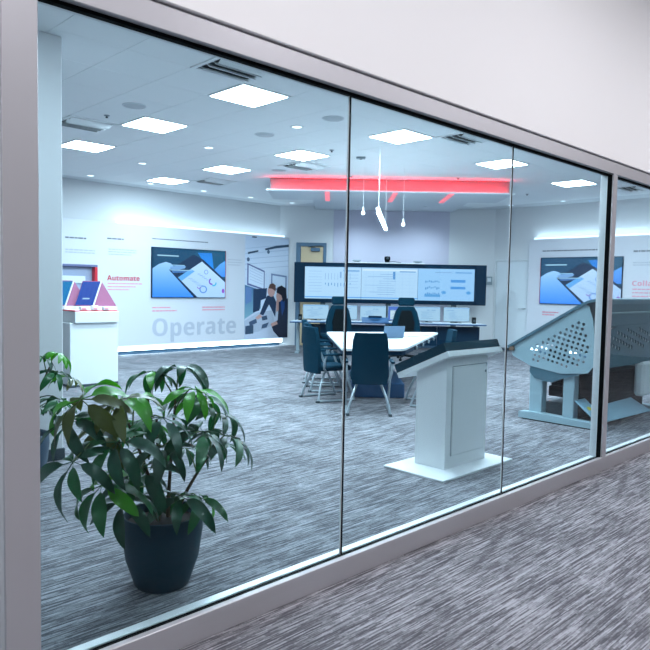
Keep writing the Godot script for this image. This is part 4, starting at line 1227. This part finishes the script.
	put("kick_plate", plate([Vector2(0.06, 0.05), Vector2(1.5, 0.02), Vector2(1.28, 0.42), Vector2(0.06, 0.4)], Vector3(0, 0.03, 0.5), Vector3.RIGHT, Vector3(0, 0.62, -0.78), Vector3(0, 0.78, 0.62), 0.012), paint(Color(0.52, 0.68, 0.76), 0.4), o)
	put("warning_sticker", plate([Vector2(0.13, 0.24), Vector2(0.21, 0.23), Vector2(0.22, 0.26), Vector2(0.19, 0.29), Vector2(0.14, 0.28)], Vector3(0, 0.03, 0.5) + Vector3(0, 0.78, 0.62) * 0.012, Vector3.RIGHT, Vector3(0, 0.62, -0.78), Vector3(0, 0.78, 0.62), 0.002), paint(Color(0.85, 0.78, 0.1), 0.5), o)
	put("white_enclosure", box(Vector3(1.15, 0.26, 0.4), Vector3(1.65, 0.67, 0.52), 0.03), M.white, o)
	for k in 3:
		put("cable", tube([Vector3(0.3 + 0.1 * k, 0.5, -0.05), Vector3(0.28 + 0.1 * k, 0.28, 0.0 + 0.05 * k), Vector3(0.4 + 0.08 * k, 0.12, 0.1), Vector3(0.3 + 0.2 * k, 0.22, 0.25)], 0.012, 6), [M.black, M.white, M.grey_dark][k], o)
	put("hanging_tray", box(Vector3(0.2, 0.28, -0.2), Vector3(0.75, 0.4, -0.02), 0.01), M.black, o)

# ---------------------------------------------------------------- plants
func leaflet_mesh(length: float, width: float, droop: float, fold: float) -> ArrayMesh:
	var st := st_new()
	var n := 8
	var rows := []
	for k in n + 1:
		var t := float(k) / n
		var w := width * 0.5 * pow(sin(PI * pow(t, 0.82)), 0.75) if k < n else 0.0
		var ang := droop * t
		var x := length * (sin(ang) / droop if droop > 0.01 else t)
		var y := -length * (1.0 - cos(ang)) / maxf(droop, 0.01)
		var wob := 0.004 * sin(t * 9.0)
		rows.append([Vector3(x, y + w * fold + wob, -w), Vector3(x, y, 0), Vector3(x, y + w * fold - wob, w)])
	st.set_smooth_group(1)
	for k in n:
		for c in 2:
			smooth_quad(st, rows[k][c], rows[k][c + 1], rows[k + 1][c + 1], rows[k + 1][c], Vector3(sin(droop * k / n), cos(droop * k / n), 0))
	# the rib under the leaf, running on as its little stalk
	var rib := [Vector3(-0.045, 0.0, 0)]
	for k in range(0, n + 1, 2): rib.append((rows[k][1] as Vector3) - Vector3(0, 0.0012, 0))
	add_tube(st, rib, 0.0022, 4, 0.0008)
	return done(st)

func plant(called: String, at: Vector3, label: String, pot_mat: Material, pot_h: float, r0: float, r1: float, stems: Array, hubs: Array) -> void:
	var o := base(called, at)
	tag(o, label, "plant", "potted umbrella plants")
	put("pot", lathe([Vector2(0, 0), Vector2(r0, 0), Vector2(r0 + 0.012, 0.012), Vector2(lerpf(r0, r1, 0.6) + 0.012, pot_h * 0.4), Vector2(r1 + 0.002, pot_h * 0.78), Vector2(r1, pot_h), Vector2(r1 - 0.006, pot_h + 0.006), Vector2(r1 - 0.014, pot_h), Vector2(r1 - 0.02, pot_h - 0.05)], 36), pot_mat, o)
	put("soil", lathe([Vector2(r1 - 0.018, pot_h - 0.045), Vector2(r1 * 0.5, pot_h - 0.03), Vector2(0, pot_h - 0.025)], 20), paint(Color(0.12, 0.09, 0.07), 0.95), o)
	for s in stems:
		var pts := []
		for k in 7:
			var t := k / 6.0
			var a: Vector3 = s[0]
			var b: Vector3 = s[1]
			pts.append(Vector3(lerpf(a.x, b.x, pow(t, 1.4)), lerpf(pot_h - 0.05, b.y, t), lerpf(a.z, b.z, pow(t, 1.4))))
		put("stem", tube(pts, 0.011, 8, 0.006), M.stem, o)
	for h in hubs:
		var hub: Vector3 = h[0]
		var kind: int = h[1]
		var size: float = h[2]
		# the petiole leaves the nearest stem a little below the hub
		var best := Vector3.ZERO
		var far := 1e9
		for s in stems:
			for k in 12:
				var t := k / 11.0
				var a: Vector3 = s[0]
				var b: Vector3 = s[1]
				var p := Vector3(lerpf(a.x, b.x, pow(t, 1.4)), lerpf(pot_h - 0.05, b.y, t), lerpf(a.z, b.z, pow(t, 1.4)))
				var dd := p.distance_to(hub - Vector3(0, 0.1, 0))
				if dd < far:
					far = dd
					best = p
		var mid := (best + hub) * 0.5 + Vector3(0, 0.03, 0)
		var lf := put("leaf", tube([best, (best + mid) * 0.5 + Vector3(0, 0.008, 0), mid, (mid + hub) * 0.5 + Vector3(0, 0.012, 0), hub], 0.0042, 6, 0.003), M.petiole, o)
		var outward := Vector3(hub.x, 0, hub.z)
		var lean: float = clampf(outward.length() * 1.1, 0.0, 0.75) if h.size() < 4 else h[3]
		outward = outward.normalized() if outward.length() > 0.02 else Vector3.RIGHT
		var axis := Vector3.UP.cross(outward).normalized()
		var tilt := Basis(axis, lean)
		var count := rng.randi_range(7, 8)
		var phase := rng.randf() * TAU
		for k in count:
			var a := phase + TAU * k / count + rng.randf_range(-0.12, 0.12)
			var lift := rng.randf_range(-0.35, 0.1)
			var bs := tilt * Basis(Vector3.UP, a) * Basis(Vector3.BACK, lift) * Basis(Vector3.RIGHT, rng.randf_range(-0.35, 0.35))
			var variant := rng.randi_range(0, 3)
			var l := put("leaflet", M.leaf_shapes[variant], M.leaf_mats[2 if kind == 3 and rng.randf() < 0.3 else kind + (1 if rng.randf() < 0.2 and kind < 2 else 0)], lf)
			var sc := size * rng.randf_range(0.82, 1.08)
			l.transform = Transform3D(bs.scaled(Vector3.ONE) * Basis.from_scale(Vector3.ONE * sc), hub + bs.x * 0.04 * sc)

func build_plants() -> void:
	M.stem = paint(Color(0.34, 0.27, 0.18), 0.8)
	M.petiole = paint(Color(0.30, 0.40, 0.16), 0.6)
	var mats := []
	for c in [Color(0.04, 0.22, 0.15), Color(0.07, 0.3, 0.15), Color(0.22, 0.5, 0.08), Color(0.24, 0.26, 0.08)]:
		var m := paint(c, 0.34, 0.0, 0.42)
		m.backlight_enabled = true
		m.backlight = Color(c.r * 0.9, c.g, c.b * 0.6)
		mats.append(m)
	M.leaf_mats = mats
	M.leaf_shapes = [leaflet_mesh(0.22, 0.064, 1.25, 0.25), leaflet_mesh(0.2, 0.058, 0.95, 0.2), leaflet_mesh(0.23, 0.068, 1.6, 0.3), leaflet_mesh(0.19, 0.06, 1.1, 0.15)]
	var at := Vector3(1.72, 0, -2.89)
	var pot := paint(Color(0.05, 0.2, 0.25), 0.5, 0.0, 0.3)
	var px := [[1.886, 1.068, -3.0, 0, 0.9], [1.809, 0.99, -2.75, 2, 0.85], [1.78, 1.044, -3.1, 1, 0.8], [1.24, 1.0, -2.75, 3, 1.1], [1.22, 0.9, -2.82, 0, 1.0], [1.385, 0.988, -2.7, 3, 0.95], [1.559, 0.902, -2.62, 0, 1.05], [2.023, 0.836, -2.85, 0, 1.0], [2.021, 0.727, -2.75, 0, 1.0], [1.772, 0.808, -2.62, 0, 1.05], [1.326, 0.829, -2.6, 0, 1.05], [1.174, 0.755, -2.68, 0, 1.0], [1.284, 0.639, -2.65, 1, 1.05], [1.692, 0.503, -2.68, 0, 0.95], [1.502, 0.664, -2.7, 0, 1.0], [2.231, 0.6, -3.1, 0, 0.8], [1.712, 0.794, -3.1, 1, 1.0], [1.413, 0.818, -2.95, 3, 1.0], [1.95, 0.62, -3.05, 0, 0.9], [1.575, 0.965, -2.9, 3, 0.85], [1.6, 0.55, -2.95, 0, 0.9], [1.42, 0.53, -2.72, 0, 0.95], [1.8, 0.47, -2.7, 1, 0.85], [1.62, 0.74, -2.72, 0, 1.0], [1.9, 0.93, -2.85, 1, 0.9]]
	var hubs := []
	for h in px: hubs.append([Vector3(h[0], h[1], h[2]) - at, h[3], h[4]])
	plant("potted_plant", at, "large umbrella plant in a dark teal pot close behind the glass", pot, 0.36, 0.122, 0.197, [[Vector3(0.03, 0, 0), Vector3(0.12, 0.9, -0.08)], [Vector3(-0.03, 0, 0.02), Vector3(-0.24, 0.86, 0.1)], [Vector3(0.0, 0, -0.03), Vector3(0.0, 0.82, -0.06)], [Vector3(0.05, 0, 0.03), Vector3(0.24, 0.62, 0.05)]], hubs)
	var at2 := Vector3(1.84, 0, -5.12)
	var q := [[2.12, 0.95, -5.1, 2, 0.75], [2.06, 0.82, -5.0, 0, 0.8], [2.2, 0.76, -5.05, 3, 0.75], [2.06, 0.62, -4.95, 0, 0.85], [1.98, 0.55, -5.1, 0, 0.85], [1.99, 0.93, -5.1, 0, 0.8], [2.16, 0.56, -5.2, 1, 0.75], [1.7, 0.8, -5.1, 0, 0.85], [1.85, 0.98, -5.15, 1, 0.8]]
	hubs = []
	for h in q: hubs.append([Vector3(h[0], h[1], h[2]) - at2, h[3], h[4]])
	plant("potted_plant", at2, "second umbrella plant half hidden behind the end post by the column", paint(Color(0.16, 0.26, 0.34), 0.4), 0.35, 0.14, 0.2, [[Vector3(0.03, 0, 0), Vector3(0.2, 0.85, 0.05)], [Vector3(-0.03, 0, 0.02), Vector3(-0.1, 0.75, 0.02)]], hubs)
